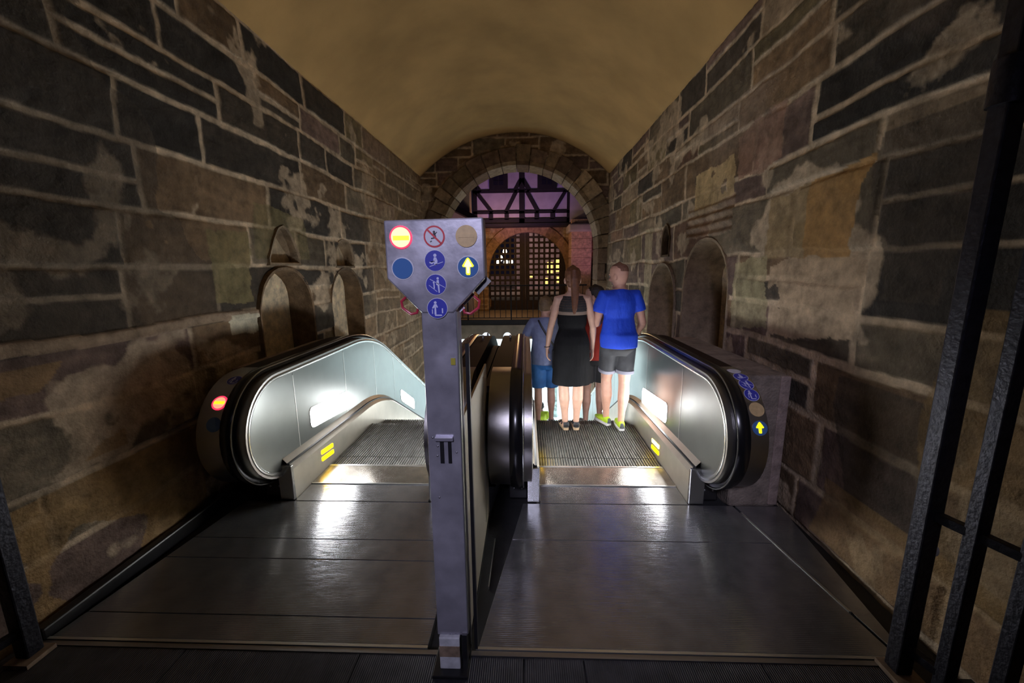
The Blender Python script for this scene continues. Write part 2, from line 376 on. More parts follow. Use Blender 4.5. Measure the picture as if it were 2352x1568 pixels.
def extraL(Y, Z, H, COL):
    # upper blocks blended darker towards the entrance; pale sill course at the foot; plaster patch beside first niche
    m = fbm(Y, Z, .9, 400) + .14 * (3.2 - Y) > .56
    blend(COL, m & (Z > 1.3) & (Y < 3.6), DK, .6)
    s = (np.abs(Z - 1.33 - .01 * np.sin(5 * Y)) < .035) & (Y < 3.9); blend(COL, s, (.24, .19, .15), .7); H[s] += .02
    b = (Z < .62) & (Y < 2.6) & (fbm(Y, Z, 1.5, 410) > .42); blend(COL, b, OC, .8)
    a = (Z > .7) & (Z < 1.25) & (Y < 2.1) & (fbm(Y, Z, 1.7, 420) > .45); blend(COL, a, OC, .6)
    g = inside([(2.95, 1.43), (3.38, 1.43), (3.40, 1.98), (2.95, 2.0)], Y, Z, .09); blend(COL, g, (.15, .135, .07), .7)
    g = inside([(3.45, 1.8), (4.3, 1.8), (4.25, 2.22), (3.5, 2.25)], Y, Z, .09); blend(COL, g, (.15, .135, .07), .55)
    p = inside([(3.08, 1.16), (3.40, 1.16), (3.40, 1.32), (3.08, 1.32)], Y, Z, .09); blend(COL, p, (.40, .41, .36), .8)
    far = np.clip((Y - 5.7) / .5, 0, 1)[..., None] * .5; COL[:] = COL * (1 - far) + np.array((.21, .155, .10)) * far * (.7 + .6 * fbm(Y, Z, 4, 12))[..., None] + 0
    return H, COL
cL = [-5.2, -4.8, -4.4, -4.05, -3.7, -3.3, -2.95, -2.6, -2.2, -1.85, -1.5, -1.1, -.75, -.4, -.02, .34, .66, 1.0, 1.34, 1.72, 2.06, 2.45, 2.80, 3.10, 3.38, 3.72, 4.1]
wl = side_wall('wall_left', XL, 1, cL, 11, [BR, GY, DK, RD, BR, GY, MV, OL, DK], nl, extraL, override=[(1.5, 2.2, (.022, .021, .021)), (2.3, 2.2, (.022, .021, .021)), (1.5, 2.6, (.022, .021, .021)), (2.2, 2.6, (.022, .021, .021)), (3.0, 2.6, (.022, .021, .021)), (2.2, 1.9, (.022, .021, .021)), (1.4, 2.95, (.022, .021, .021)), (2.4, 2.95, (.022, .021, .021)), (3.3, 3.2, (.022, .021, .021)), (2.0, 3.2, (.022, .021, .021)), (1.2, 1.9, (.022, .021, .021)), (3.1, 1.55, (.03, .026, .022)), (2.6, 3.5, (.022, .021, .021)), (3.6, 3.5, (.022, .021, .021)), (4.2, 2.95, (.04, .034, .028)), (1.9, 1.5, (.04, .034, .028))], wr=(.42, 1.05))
wl['label'] = 'left tunnel wall of weathered sandstone blocks with two arched niches'
nr = [(arch_loop(3.70, 4.72, .3, 1.95), .43, PLAST, TN), (arch_loop(5.0, 6.0, .0, 1.72), .40, PLAST, TN), (arch_loop(5.30, 5.55, 1.84, 2.22, pointed=True), .15, GY, BR)]
def extraR(Y, Z, H, COL):
    f = fbm(Y, Z, 1.1, 300)
    pl = inside([(2.28, 1.28), (3.05, 1.16), (3.1, 1.66), (2.7, 1.78), (2.2, 1.72)], Y, Z, .09) & (fbm(Y, Z, 3.2, 310) > .36); blend(COL, pl, (.30, .245, .19), .85)
    o1 = inside([(2.35, 1.74), (3.2, 1.72), (3.15, 2.15), (2.3, 2.25)], Y, Z, .09); blend(COL, o1, (.21, .16, .09), .75)
    o2 = o1 & (f > .5) & (Y < 2.75); blend(COL, o2, (.27, .16, .06), .7)
    g = inside([(3.1, 1.2), (3.6, 1.15), (3.6, 1.72), (3.15, 1.76)], Y, Z, .09); blend(COL, g, (.25, .24, .16), .7)
    yv = inside([(3.75, 2.28), (4.6, 2.24), (4.6, 2.62), (3.8, 2.66)], Y, Z, .09) & (fbm(Y, Z, 4, 320) > .3); blend(COL, yv, (.33, .26, .15), .85)
    rp = inside([(3.1, 2.42), (3.72, 2.38), (3.75, 2.78), (3.1, 2.85)], Y, Z, .09); blend(COL, rp, (.19, .12, .10), .8)
    lay = inside([(3.72, 1.98), (4.75, 1.98), (4.75, 2.3), (3.72, 2.3)], Y, Z, .09); blend(COL, lay, (.20, .15, .12), .6); H[lay] += .012 * np.sin(70 * Z[lay])
    for (a, b, c, d, cc, k) in ((1.6, 2.25, .35, 1.05, DK, .65), (1.75, 2.2, 1.5, 2.35, DK, .7), (.5, 2.4, .0, .40, OC, .6), (.8, 1.75, .3, 1.5, (.15, .105, .05), .6)):
        m = (Y + .08 * np.sin(7 * Z) > a) & (Y + .08 * np.sin(5 * Z) < b) & (Z > c) & (Z < d); blend(COL, m, cc, k)
    pale = (Y > 6.0) & (Y < 6.35) & (Z < 2.25); blend(COL, pale, (.34, .31, .22), .55)
    c = np.clip((fbm(Y, Z, .7, 330) - .52) * 6, 0, 1)[..., None] * .5 * ((Z > 1.2) & (Z < 3.1))[..., None]
    COL[:] = COL * (1 - c) + np.array((.185, .15, .135)) * c
    return H, COL
cR = [-5.2, -4.8, -4.4, -4.05, -3.7, -3.3, -2.95, -2.6, -2.2, -1.85, -1.5, -1.1, -.75, -.4, -.02, .30, .74, 1.12, 1.40, 1.76, 2.2, 2.42, 2.82, 3.08, 3.4, 3.74, 4.1]
wr_ = side_wall('wall_right', XR, -1, cR, 29, [BR, MV, GY, TN, RD, BR, GY, DK, MV, OL], nr, extraR, override=[(1.7, 2.6, (.022, .021, .021)), (1.3, 2.0, (.022, .021, .021)), (1.8, 3.2, (.04, .035, .03)), (2.4, 2.95, (.05, .044, .036)), (1.5, 1.6, (.022, .021, .021))], wr=(.42, 1.05))
wr_['label'] = 'right tunnel wall of sandstone blocks with deep arched niches'

# end wall with round arch
def end_wall():
    xs = np.arange(XL - .08, XR + .08, .016); zs = np.arange(-4.6, 4.70, .016); X, Z = np.meshgrid(xs, zs, indexing='ij')
    H, COL = masonry(X, Z, [-5, -4.6, -4.2, -3.8, -3.4, -3, -2.6, -2.2, -1.8, -1.4, -1., -.6, -.2, .15, .5, .8, 1.12, 1.5, 1.85, 2.2, 2.5, 2.85, 3.2, 3.5, 3.8, 4.1, 4.5, 5], 71, [BR, GY, MV, BR], (.3, .6))
    COL *= .9; cx, cz, r = AX, AZ, AR
    d = np.hypot(X - cx, Z - cz); keep = ~(((d < r + .10) & (Z > cz)) | ((np.abs(X - cx) < r + .10) & (Z <= cz)))
    P = np.stack([X, YE - H, Z], -1)
    o = struct(grid_obj('wall_back', M_stone, P, COL, keep, flip=False)); o['label'] = 'end wall of the tunnel with its round stone arch'
    rr = random.Random(5)
    def block(a0, a1, r0, r1, y0, y1, col):
        n = max(3, int((a1 - a0) / .05)); mb = MB(); A = [a0 + (a1 - a0) * i / n for i in range(n + 1)]
        loop = [(cx + r0 * math.cos(a), cz + r0 * math.sin(a)) for a in A] + [(cx + r1 * math.cos(a), cz + r1 * math.sin(a)) for a in A[::-1]]
        mb.prism(loop[::-1], 'y', y0, y1); return mb
    ringcol = []; big = MB(); cols = []
    a = 0.
    def addb(mb, col):
        n0 = len(big.v); big.add(mb.v, mb.f); cols.extend([col] * (len(big.v) - n0))
    def pick():
        q = rr.uniform(.75, 1.25); return tuple(c * q for c in rr.choice([(.15, .12, .09), (.17, .135, .10), (.12, .09, .075), (.13, .105, .075)]))
    while a < PI - .02:
        b = min(PI, a + rr.uniform(.10, .19)); b = PI if PI - b < .06 else b
        ro = r + rr.uniform(.36, .44); c = pick()
        if .55 < a < .75: c = (.30, .25, .19)
        addb(block(a + .006, b - .006, r + .075, ro, YE - .03 - rr.uniform(0, .02), YE + .6, c), c)
        c2 = (.24, .21, .18) if rr.random() < .6 else pick()
        addb(block(a + .003, b - .003, r, r + .09, YE - .05, YE + .62, c2), c2); a = b
    addb(block(0, PI, r + .06, r + .45, YE + .0, YE + .5, TN), (.16, .125, .1))
    for sx in (-1, 1):   # jambs
        z = cz
        while z > -4.4:
            h = rr.uniform(.28, .5); c = pick(); x0 = cx + sx * r; w = rr.uniform(.12, .24)
            mb = MB().box(min(x0, x0 + sx * w), max(x0, x0 + sx * w), YE - .03 - rr.uniform(0, .015), YE + .62, z - h + .008, z); addb(mb, c)
            z -= h
        mb = MB().box(min(x0 + sx * .008, x0 + sx * .1), max(x0 + sx * .008, x0 + sx * .1), YE, YE + .6, -4.5, cz); addb(mb, (.17, .13, .11))
    ob = big.build('arch_ring', M_stone, o, smooth=False, bevel=.012)
    at = ob.data.color_attributes.new('col', 'FLOAT_COLOR', 'POINT')
    for i, c in enumerate(cols): at.data[i].color = (*c, 1)
AX, AZ, AR = -.18, 2.12, 1.79
end_wall()

# vault
def vault():
    half = (XR - XL) / 2; rise = .88; R = (half * half + rise * rise) / (2 * rise); zc = ZS + rise - R; a0 = math.asin(half / R)
    ys = np.arange(-.6, YE + .1, .1); an = np.linspace(-a0, a0, 90); A, Y = np.meshgrid(an, ys, indexing='ij')
    rr = R + (fbm(A * 3, Y, 1.2, 500) - .5) * .03
    P = np.stack([XC + rr * np.sin(A), Y, zc + rr * np.cos(A)], -1)
    P[0, :, 0] = XL - .05; P[-1, :, 0] = XR + .05
    o = grid_obj('ceiling', M_vault, P, np.ones(P.shape) * .4, np.ones(A.shape, bool), flip=False)
    s = o.modifiers.new('thick', 'SOLIDIFY'); s.thickness = .18; s.offset = 1
    o['label'] = 'ochre plastered barrel vault ceiling'; struct(o)
vault()

# ------------------------------------------------------------------ floor
f = MB(); f.box(-2.6, 2.1, -.6, 1.44, -.25, -.012); struct(f.build('floor', M_floor))['label'] = 'dark floor at the tunnel mouth'
f = MB(); f.box(-2.36, 1.84, 1.44, 3.1, -.3, -.05); struct(f.build('floor', M_floor))['label'] = 'dark pit floor beside the landing plates'
g = thing('threshold_grating', 'dark ribbed metal threshold grating across the front of both escalators', 'grating', (-.3, 1.0, 0))
for x0, x1 in ((-2.33, -1.55), (-1.545, -.75), (-.745, -.02), (-.015, .24), (.245, 1.0), (1.005, 1.5)):
    MB().box(x0, x1, .3, 1.475, -.012, -.002).build('grating_panel', M_grate, g, bevel=.002)
MB().box(-2.3, 1.5, 1.478, 1.50, -.012, .0).build('edge_strip', M_alu, g)

# ------------------------------------------------------------------ escalators
ZC, YC0, RH = .57, 2.73, .43          # newel centre height, Y, handrail radius
def profile(r, yend=12.6, z_off=0., start=-100, ztop=None):
    """side path: around the newel, along the top, over the hump and down 30 degrees"""
    pts = []
    for k in range(0, 25):
        a = math.radians(-start - 0) ;
    for k in range(25):
        t = math.radians(start + (90 - start) * k / 24)      # angle measured at newel; 90 = top
        pts.append((YC0 - r * math.cos(t) if True else 0, ZC + r * math.sin(t)))
    zt = ZC + r; top = zt
    Rb = 2.0; off = r - RH       # hump of radius Rb
    Rr = Rb + off; yA = 4.58 - Rb * math.tan(math.radians(15)); zA = top - Rr
    for k in range(0, 11):
        t = math.radians(30 * k / 10); pts.append((yA + Rr * math.sin(t), zA + Rr * math.cos(t)))
    y, z = pts[-1]; L = (yend - y); pts.append((yend, z - L * math.tan(math.radians(30))))
    return pts
def base_line(z0, yend=12.6, y0=2.68, dz=0.):
    """a line z0 above the steps following the same hump"""
    pts = [(y0, z0 + dz)]; Rr = 2.0; yA = 4.58 - 2.0 * math.tan(math.radians(15)); 
    for k in range(0, 11):
        t = math.radians(30 * k / 10); pts.append((yA + Rr * math.sin(t), z0 - Rr + Rr * math.cos(t)))
    y, z = pts[-1]; pts.append((yend, z - (yend - y) * math.tan(math.radians(30)))); return pts
def at_line(pts, y):
    for (a, b), (c, d) in zip(pts, pts[1:]):
        if a <= y <= c: return b + (d - b) * (y - a) / (c - a)
    return pts[-1][1]
def slopedir(y): return 0. if y < 4.1 else (math.radians(30) if y > 5. else math.radians(30) * (y - 4.1) / .9)
def rrect(cy, cz, w, h, r, ang=0., shear=0., n=5):
    pts = []
    for (sx, sz, a0) in ((1, 1, 0), (-1, 1, 90), (-1, -1, 180), (1, -1, 270)):
        for k in range(n + 1):
            a = math.radians(a0 + 90 * k / n); pts.append((sx * (w / 2 - r) + r * math.cos(a), sz * (h / 2 - r) + r * math.sin(a)))
    c, s = math.cos(ang), math.sin(ang)
    return [(cy + p[0], cz + p[1] - math.tan(ang) * p[0]) for p in pts]
def disc2(cu, cv, r, n=28, r2=None): return [(cu + r * math.cos(2 * PI * k / n), cv + (r2 or r) * math.sin(2 * PI * k / n)) for k in range(n)]
ARROW = [(-.12, -.72), (.16, -.72), (.2, -.62), (.2, .0), (.46, .0), (.54, .12), (.12, .78), (0, .86), (-.12, .78), (-.54, .12), (-.46, 0), (-.2, 0), (-.2, -.62)]
def strip2(p, q, w):
    p = Vector(p); q = Vector(q); d = (q - p).normalized(); n = Vector((-d.y, d.x)) * w / 2
    return [tuple(p - n), tuple(q - n), tuple(q + n), tuple(p + n)]
PICT = {
 'sit': [disc2(.02, .52, .16), [(-.08, .34), (.14, .32), (.26, .0), (.22, -.34), (.02, -.44), (-.12, -.3), (-.04, -.02), (-.28, -.16), (-.56, -.10), (-.56, -.22), (-.3, -.34), (-.1, -.18), (-.16, .1)], strip2((-.55, -.56), (.8, -.12), .06)],
 'hold': [disc2(.2, .62, .12), [(.1, .46), (.3, .46), (.34, -.1), (.36, -.8), (.24, -.82), (.16, -.1), (.02, .0)], disc2(-.22, .2, .09), strip2((-.2, .12), (-.18, -.4), .12), strip2((-.6, .55), (.9, -.3), .05), strip2((-.7, -.05), (.1, -.7), .05)],
 'stand': [disc2(-.18, .58, .14), [(-.3, .42), (-.06, .42), (.08, .12), (-.02, .05), (-.12, .2), (-.1, -.62), (-.3, -.62), (-.28, .1), (-.46, -.05), (-.52, .05)], strip2((-.5, -.1), (-.5, -.55), .09), strip2((.52, .0), (.52, -.5), .12), strip2((-.25, -.70), (.45, -.70), .13)],
}
def sign_flat(parent, name, cx, cz, r, y, kind, local=False):
    """round sign facing -Y on a plane at y"""
    def pl(pts, nm, m, dy, par, sc=r):
        mb = MB(); mb.prism([(cx + p[0] * sc, cz + p[1] * sc) for p in pts][::-1], 'y', y - dy, y - dy + .0012 + dy); return mb.build(nm, m, par)
    if kind in PICT:
        d = pl(disc2(0, 0, 1.05), name, M_signw, .001, parent); pl(disc2(0, 0, 1.), 'blue_disc', M_blue, .0016, d)
        mb = MB()
        for s in PICT[kind]: mb.prism([(cx + p[0] * r, cz + p[1] * r) for p in s][::-1], 'y', y - .0024, y)
        mb.build('pictogram', M_pale, d)
    return
def curved(mb, pts, X0, r, ang, rad, lift, depth=None):
    """flat outline (u to the right, v up) wrapped on the newel cowl of radius rad at angle ang"""
    n = len(pts); vs = []
    for dl in (0., lift):
        for u, v in pts:
            t = ang + v * r / rad; vs.append((X0 + u * r, YC0 - (rad + dl) * math.cos(t), ZC + (rad + dl) * math.sin(t)))
    cu = sum(p[0] for p in pts) / n; cv = sum(p[1] for p in pts) / n
    vs2 = []
    fs = [tuple(range(n, 2 * n))] + [(i, (i + 1) % n, n + (i + 1) % n, n + i) for i in range(n)]
    mb.add(vs, fs); return mb

def balustrade(E, sgn, xs, outer_w, panel_off, hand_off, lamps, combl, seams, stickers, tagside):
    """xs skirt face X; sgn +1 when the outside lies at larger X"""
    xp = xs + sgn * panel_off; xh = xs + sgn * hand_off
    X = lambda a, b: (min(a, b), max(a, b))
    yend = 12.6
    # skirt
    sk = base_line(.195, dz=.04); lo = [(p[0], p[1] - .30 - (.25 if p[0] > 4.3 else 0)) for p in sk]
    out = [(2.68, -.04), ] + [(4.1, -.04), (4.9, -.35), (yend, sk[-1][1] - .55)] + sk[::-1]
    a, b = X(xs, xs + sgn * .02)
    skirt = MB().prism(out, 'x', a, b).build('skirt_panel', M_skirt, E)
    # front end plate of the skirt
    a, b = X(xs, xs + sgn * (panel_off + .03)); MB().box(a, b, 2.655, 2.685, 0, .27).build('skirt_end_plate', M_rim, E, bevel=.004)
    # sloping deck strip between skirt and panel, with dark groove
    dk = MB(); t = base_line(.195, dz=.04); u = base_line(.27, dz=.045); n = len(t)
    vs = [(xs, p[0], p[1]) for p in t] + [(xp, p[0], p[1]) for p in u] + [(xp, p[0], p[1] - .1) for p in t]
    fs = [(i, i + 1, n + i + 1, n + i) for i in range(n - 1)] + [(n + i, n + i + 1, 2 * n + i + 1, 2 * n + i) for i in range(n - 1)]
    dk.add(vs, fs); deck = dk.build('deck_strip', M_deck, E, smooth=True)
    gm = MB(); q = base_line(.230, dz=.042); gm.sweep([(xs + sgn * (panel_off * .46), p[0], p[1] + .002) for p in q], [(-.010, -.004), (.010, -.004), (.010, .006), (-.010, .006)]); gm.build('deck_groove', M_groove, deck)
    # balustrade panels (polished sheet, seams between)
    R = .37; top = [(y, z - .0) for y, z in profile(R, yend, start=-100)]
    newel = [p for p in top[:25]]; ln = top[24:]
    cuts = [None] + seams + [yend]
    bot = base_line(.262, dz=.045)
    segs = []
    s0 = seams[0]
    first = newel + [(s0 - .002, at_line(ln, s0))] + [(s0 - .002, at_line(bot, s0)), (2.90, .300)]
    segs.append(first)
    for c0, c1 in zip(seams, seams[1:] + [yend]):
        ys = [c0 + .002] + [p[0] for p in ln if c0 + .02 < p[0] < c1 - .02] + [c1 - .002]
        seg = [(y, at_line(ln, y)) for y in ys]; ys2 = [c0 + .002] + [p[0] for p in bot if c0 + .02 < p[0] < c1 - .02] + [c1 - .002]
        segs.append(seg + [(y, at_line(bot, y)) for y in ys2[::-1]])
    panels = []
    a, b = X(xp, xp + sgn * .015)
    for s in segs: panels.append(MB().prism(s, 'x', a, b).build('balustrade_panel', M_panel, E))
    for i, c in enumerate(seams): x0, x1 = X(xp - sgn * .0015, xp + sgn * .004); MB().box(x0, x1, c - .004, c + .004, at_line(bot, c), at_line(ln, c) - .05).build('panel_seam_strip', M_edge, panels[i + 1])
    # rounded rim just inside the panel edge
    rim = [(xp - sgn * .001, y, z) for y, z in profile(R - .012, yend)]
    MB().tube(rim, (.006, .016), 8).build('panel_rim', M_rim, E, smooth=True)
    # steel guide band under the handrail
    gb = MB(); w = abs(xh - xp)
    path = profile(R + .006, yend); x0, x1 = X(xp - sgn * .002, xh + sgn * .0)
    gb.sweep([(0, y, z) for y, z in path], [(x0, -.006), (x1, -.006), (x1, .012), (x0, .012)]); gb.build('handrail_guide', M_cowl, E, smooth=True)
    gl = MB(); x2 = xh - sgn * .044
    gl.tube([(x2, y, z) for y, z in profile(RH - .004, yend)], .0045, 6).build('guide_lip', M_rim, E, smooth=True)
    # handrail
    hp = []
    for k in range(13):
        t = 2 * PI * k / 12
    prof = [(-.040, -.030), (-.043, -.012), (-.038, .002), (-.022, .010), (0, .012), (.022, .010), (.038, .002), (.043, -.012), (.040, -.030)]
    path = profile(RH - .012, yend, start=-118)
    MB().sweep([(xh, y, z) for y, z in path], prof).build('handrail', M_rubber, E, smooth=True)
    # inlet box under the newel
    a, b = X(xs + sgn * .085, xh + sgn * .07)
    ib = MB().prism([(2.70, 0), (3.25, 0), (3.25, .26), (2.88, .20), (2.74, .13)], 'x', a, b).build('handrail_inlet', M_black, E, bevel=.012)
    for yy, xx in ((2.70, .3), (2.70, .7)): MB().ball((a + (b - a) * xx, yy, .085), (.008, .004, .008)).build('inlet_bolt', M_alu, ib, smooth=True)
    # outer cowl
    rc = RH - .022; xo = xh + sgn * (.046 + outer_w)
    co = profile(rc, yend, start=-90); a, b = X(xh + sgn * .040, xo); ys = 2.82
    cw = [(y, z) for y, z in co[:25]] + [(ys, ZC + rc), (ys, .14)]
    MB().prism(cw, 'x', a, b).build('newel_cowl', M_cowl, E, smooth=True)
    cw = [(ys + .003, ZC + rc)] + [(y, z) for y, z in co[25:]] + [(yend, co[-1][1] - .5), (5.0, at_line(co, 5.0) - .7), (4.2, .16), (ys + .003, .14)]
    MB().prism(cw, 'x', a, b).build('outer_deck', M_brown, E, smooth=True)
    # lamps
    for (cy, cz, w, h) in lamps:
        ang = slopedir(cy)
        if cy > 5: cz = at_line(bot, cy) + .15
        a, b = X(xp - sgn * .004, xp + sgn * .01)
        o = MB().prism(rrect(cy, cz, w, h, .045, ang + .10 * (cy < 5)), 'x', a, b).build('lamp', M_lamp, panels[0]); o.name = 'balustrade_lamp'
        o.parent = panels[min(len(panels) - 1, sum(1 for s in seams if s < cy))]
        a, b = X(xp - sgn * .003, xp + sgn * .01); MB().prism(rrect(cy, cz, w + .016, h + .016, .05, ang + .10 * (cy < 5)), 'x', a, b).build('lamp_bezel', M_rim, o)
    if combl:
        cy, cz = combl
        for k, mm in ((1, M_comblamp2 if sgn > 0 else M_comblamp), (-1, M_comblamp)):
            a, b = X(xs - sgn * .003, xs + sgn * .008)
            o = MB().prism(rrect(cy, cz + k * .030, .20, .036, .008, .10), 'x', a, b).build('comb_light', mm, skirt)
    # stickers and indicator discs wrapped on the cowl
    if stickers:
        xm = (xh + sgn * .046 + xo) / 2 + stickers.get('dx', 0); r = stickers['r']
        for kind, ang in stickers['list']:
            A = math.radians(ang); rad = rc
            def put(nm, pts, m, lift, par, rr=r): return curved(MB(), pts, xm, rr, A, rad, lift).build(nm, m, par)
            if kind in PICT:
                d = put('round_sign', disc2(0, 0, 1.06), M_pale, .0012, E); put('blue_disc', disc2(0, 0, .98), M_blue, .002, d)
                mb = MB(); [curved(mb, s, xm, r, A, rad, .0028) for s in PICT[kind]]; mb.build('pictogram', M_pale, d)
            elif kind == 'white': put('round_sign', disc2(0, 0, 1.), M_signw, .0012, E)
            elif kind == 'tan': put('indicator_lens', disc2(0, 0, 1.05), M_tan, .004, E, r)
            elif kind == 'arrow':
                d = put('indicator_lens', disc2(0, 0, 1.05), M_blue2, .003, E); put('arrow', ARROW, M_arrow, .005, d)
            elif kind == 'bluelens': put('indicator_lens', disc2(0, 0, 1.05), M_blue2, .003, E)
            elif kind == 'stop':
                d = put('indicator_lens', disc2(0, 0, 1.1), M_litred, .003, E); e = put('inner_lens', disc2(0, 0, .86), M_litpanel, .0042, d)
                put('bar', [(-.78, -.2), (.78, -.2), (.78, .22), (-.78, .22)], M_litbar, .0055, d)

def escalator(name, label, x0, x1, L, R):
    E = thing(name, label, 'escalator', ((x0 + x1) / 2, 3.2, 0))
    # steps
    nos = [(3.36, 0), (3.76, 0), (4.16, -.11)]; y = 4.56; z = -.30
    while y < 12.7: nos.append((y, z)); y += .4; z -= .231 if y > 5. else .215
    def stepmesh(y, z, d=.4, h=.3):
        mb = MB(); n = 46; w = (x1 - x0 - .012) / n; xs = x0 + .006
        prof = []
        for i in range(n):
            a = xs + i * w; prof += [(a, 0.), (a + w * .55, 0.), (a + w * .58, -.010), (a + w * .97, -.010)]
        prof += [(x1 - .006, 0.), (x1 - .006, -h), (xs, -h)]
        mb.prism([(p[0], z + p[1]) for p in prof], 'y', y + .003, y + d - .003)
        return mb
    for yy, zz in nos: stepmesh(yy, zz, h=.06 if yy < 3.9 else .32).build('step', M_step, E)
    stepmesh(3.2, -.002, .158, .05).build('step', M_step, E)
    cb = MB().box(x0 + .004, x1 - .004, 2.90, 3.185, -.03, .004).build('comb_plate', M_comb, E)
    MB().box(x0 + .004, x1 - .004, 3.178, 3.20, -.03, .007).build('comb_teeth', M_edge, cb, bevel=.002)
    MB().box(x0 + .004, x1 - .004, 2.884, 2.897, -.03, .0065).build('comb_seam', M_edge, cb)
    return E

lampL = [(3.46, .43, .72, .175), (5.75, 0, .62, .17), (8.0, 0, .62, .17), (10.3, 0, .62, .17)]
lampR = [(3.76, .37, .74, .185), (6.05, 0, .62, .17), (8.3, 0, .62, .17), (10.6, 0, .62, .17)]
EL = escalator('escalator', 'left escalator with a lit red no-entry light on its newel and nobody riding it', -1.735, -.72, None, None)
balustrade(EL, -1, -1.735, .155, .075, .185, lampL, (3.18, .13), [2.92, 3.78, 4.55, 5.2, 7.0, 9.0, 11.0],
           dict(r=.045, dx=.035, list=[('stand', 68), ('stop', 41), ('bluelens', 21)]), 'l')
balustrade(EL, 1, -.72, .14, .07, .165, lampL, (3.18, .13), [3.0, 3.9, 4.7, 5.3, 7.0, 9.0, 11.0], None, 'r')
ER = escalator('escalator', 'right escalator carrying people down, lit yellow up-arrow on its newel', .09, 1.16, None, None)
balustrade(ER, 1, 1.16, .105, .075, .16, lampR, (3.42, .085), [3.1, 4.02, 4.9, 5.5, 7.2, 9.0, 11.0],
           dict(r=.043, list=[('white', 86), ('sit', 73), ('hold', 62), ('stand', 50), ('tan', 36), ('arrow', 20)]), 'r')
balustrade(ER, -1, .09, .13, .06, .16, [(3.3, .40, .74, .185)] + lampR[1:], (3.42, .085), [3.1, 4.02, 4.9, 5.5, 7.2, 9.0, 11.0], None, 'l')
# landing plates: one set of hatches per escalator
def landing(x, label, polys, strips):
    T = thing('landing_plate', label, 'floor plate', (x, 2.2, 0))
    for p in polys: MB().prism(p, 'z', -.045, .0).build('hatch', M_plate, T, bevel=.002)
    for p in strips: MB().prism(p, 'z', -.045, .0035).build('frame_strip', M_edge if len(p) == 4 else M_alu, T)
def lerp(a, b, t): return a + (b - a) * t
XLe = lambda y: lerp(-2.245, -2.11, (y - 1.52) / 1.02); XRe = lambda y: lerp(-.225, -.045, (y - 1.52) / 1.05); XRo = lambda y: lerp(1.612, 1.475, (y - 1.52) / 1.05)
def quad(y0, y1, fl, fr, g=.0025): return [(fl(y0 + g) + g, y0 + g), (fr(y0 + g) - g, y0 + g), (fr(y1 - g) - g, y1 - g), (fl(y1 - g) + g, y1 - g)]
cm = lambda v: (lambda y: v)
landing(-1.3, 'ribbed steel landing plate in front of the left escalator', [quad(1.52, 1.66, XLe, cm(-.45)), quad(1.66, 2.05, XLe, cm(-.45)), quad(2.05, 2.23, XLe, cm(-.45)), quad(2.23, 2.645, XLe, cm(-.45)),
        [(-1.73, 2.65), (-.73, 2.65), (-.73, 2.882), (-1.73, 2.882)]],
        [quad(1.502, 1.52, cm(-2.25), cm(-.45))])
landing(.6, 'ribbed steel landing plate in front of the right escalator', [quad(1.52, 2.25, XRe, XRo), quad(2.25, 2.645, XRe, XRo), [(.094, 2.65), (1.156, 2.65), (1.156, 2.882), (.094, 2.882)],
        quad(1.52, 2.645, lambda y: XRo(y) + .012, lambda y: lerp(1.66, 1.80, min(1, (y - 1.52) / .8)))],
        [quad(1.502, 1.52, cm(-.235), cm(1.66)), quad(1.75, 2.56, XRo, lambda y: XRo(y) + .012, 0)])
tag(MB().prism([(-.216, 1.9), (-.210, 1.9), (-.205, 2.3), (-.211, 2.3)], 'z', -.05, -.03).build('cable_strip', M_edge), 'thin bright strip lying in the dark gap beside the right landing plate', 'strip')
tag(MB().box(-2.31, -2.255, 1.5, 2.9, -.05, .05)  .build('kerb', M_black, bevel=.01), 'dark kerb along the foot of the left wall', 'kerb')
# body under escalators, dark truss sides in the middle
tag(MB().prism([(2.95, -.05), (4.6, -.05), (12.6, -4.67), (12.6, -5.2), (4.3, -.9), (2.95, -.6)], 'x', -.36, -.255).build('truss_casing', M_black), 'black casing between the two escalators', 'casing')

# brown cover sheets between the escalators
CV = thing('centre_cover', 'narrow dark sheet metal cover in the trough between the two escalators', 'cover', (-.30, 3.6, 0))
pf = base_line(.84, 12.6, 3.05)
for (a, b) in ((-.335, -.25),):
    pass
for nm, (a, b, z0) in (('cover_sheet', (-.366, -.309, .86)), ('cover_sheet', (-.306, -.249, .85))):
    t = base_line(z0 + .005, 12.6, 2.75); MB().prism(t[::1] + [(p[0], p[1] - .05) for p in t[::-1]], 'x', a, b).build(nm, M_brown, CV, bevel=.003)
for x, y in ((-.45, 4.05), (-.43, 4.35), (-.17, 4.1)):
    zz = at_line(base_line(.978), y); MB().tube([(x, y, zz - .01), (x, y, zz + .03)], [.012, .009], 12).build('anti_slide_stud', M_edge, EL if x < -.3 else ER, smooth=True)
def dome(x, y, r, lab):
    z = at_line(base_line(.978), y) + .0
    T = thing('dome_lamp', lab, 'lamp', (x, y, z)); mb = MB(); mb.ball((x, y, z), (r, r, r * 1.05)); mb.build('globe', M_dome, T, smooth=True)
    MB().tube([(x, y, z - r), (x, y, z - r + .03)], r * .9, 20).build('collar', M_brown, T, smooth=True)

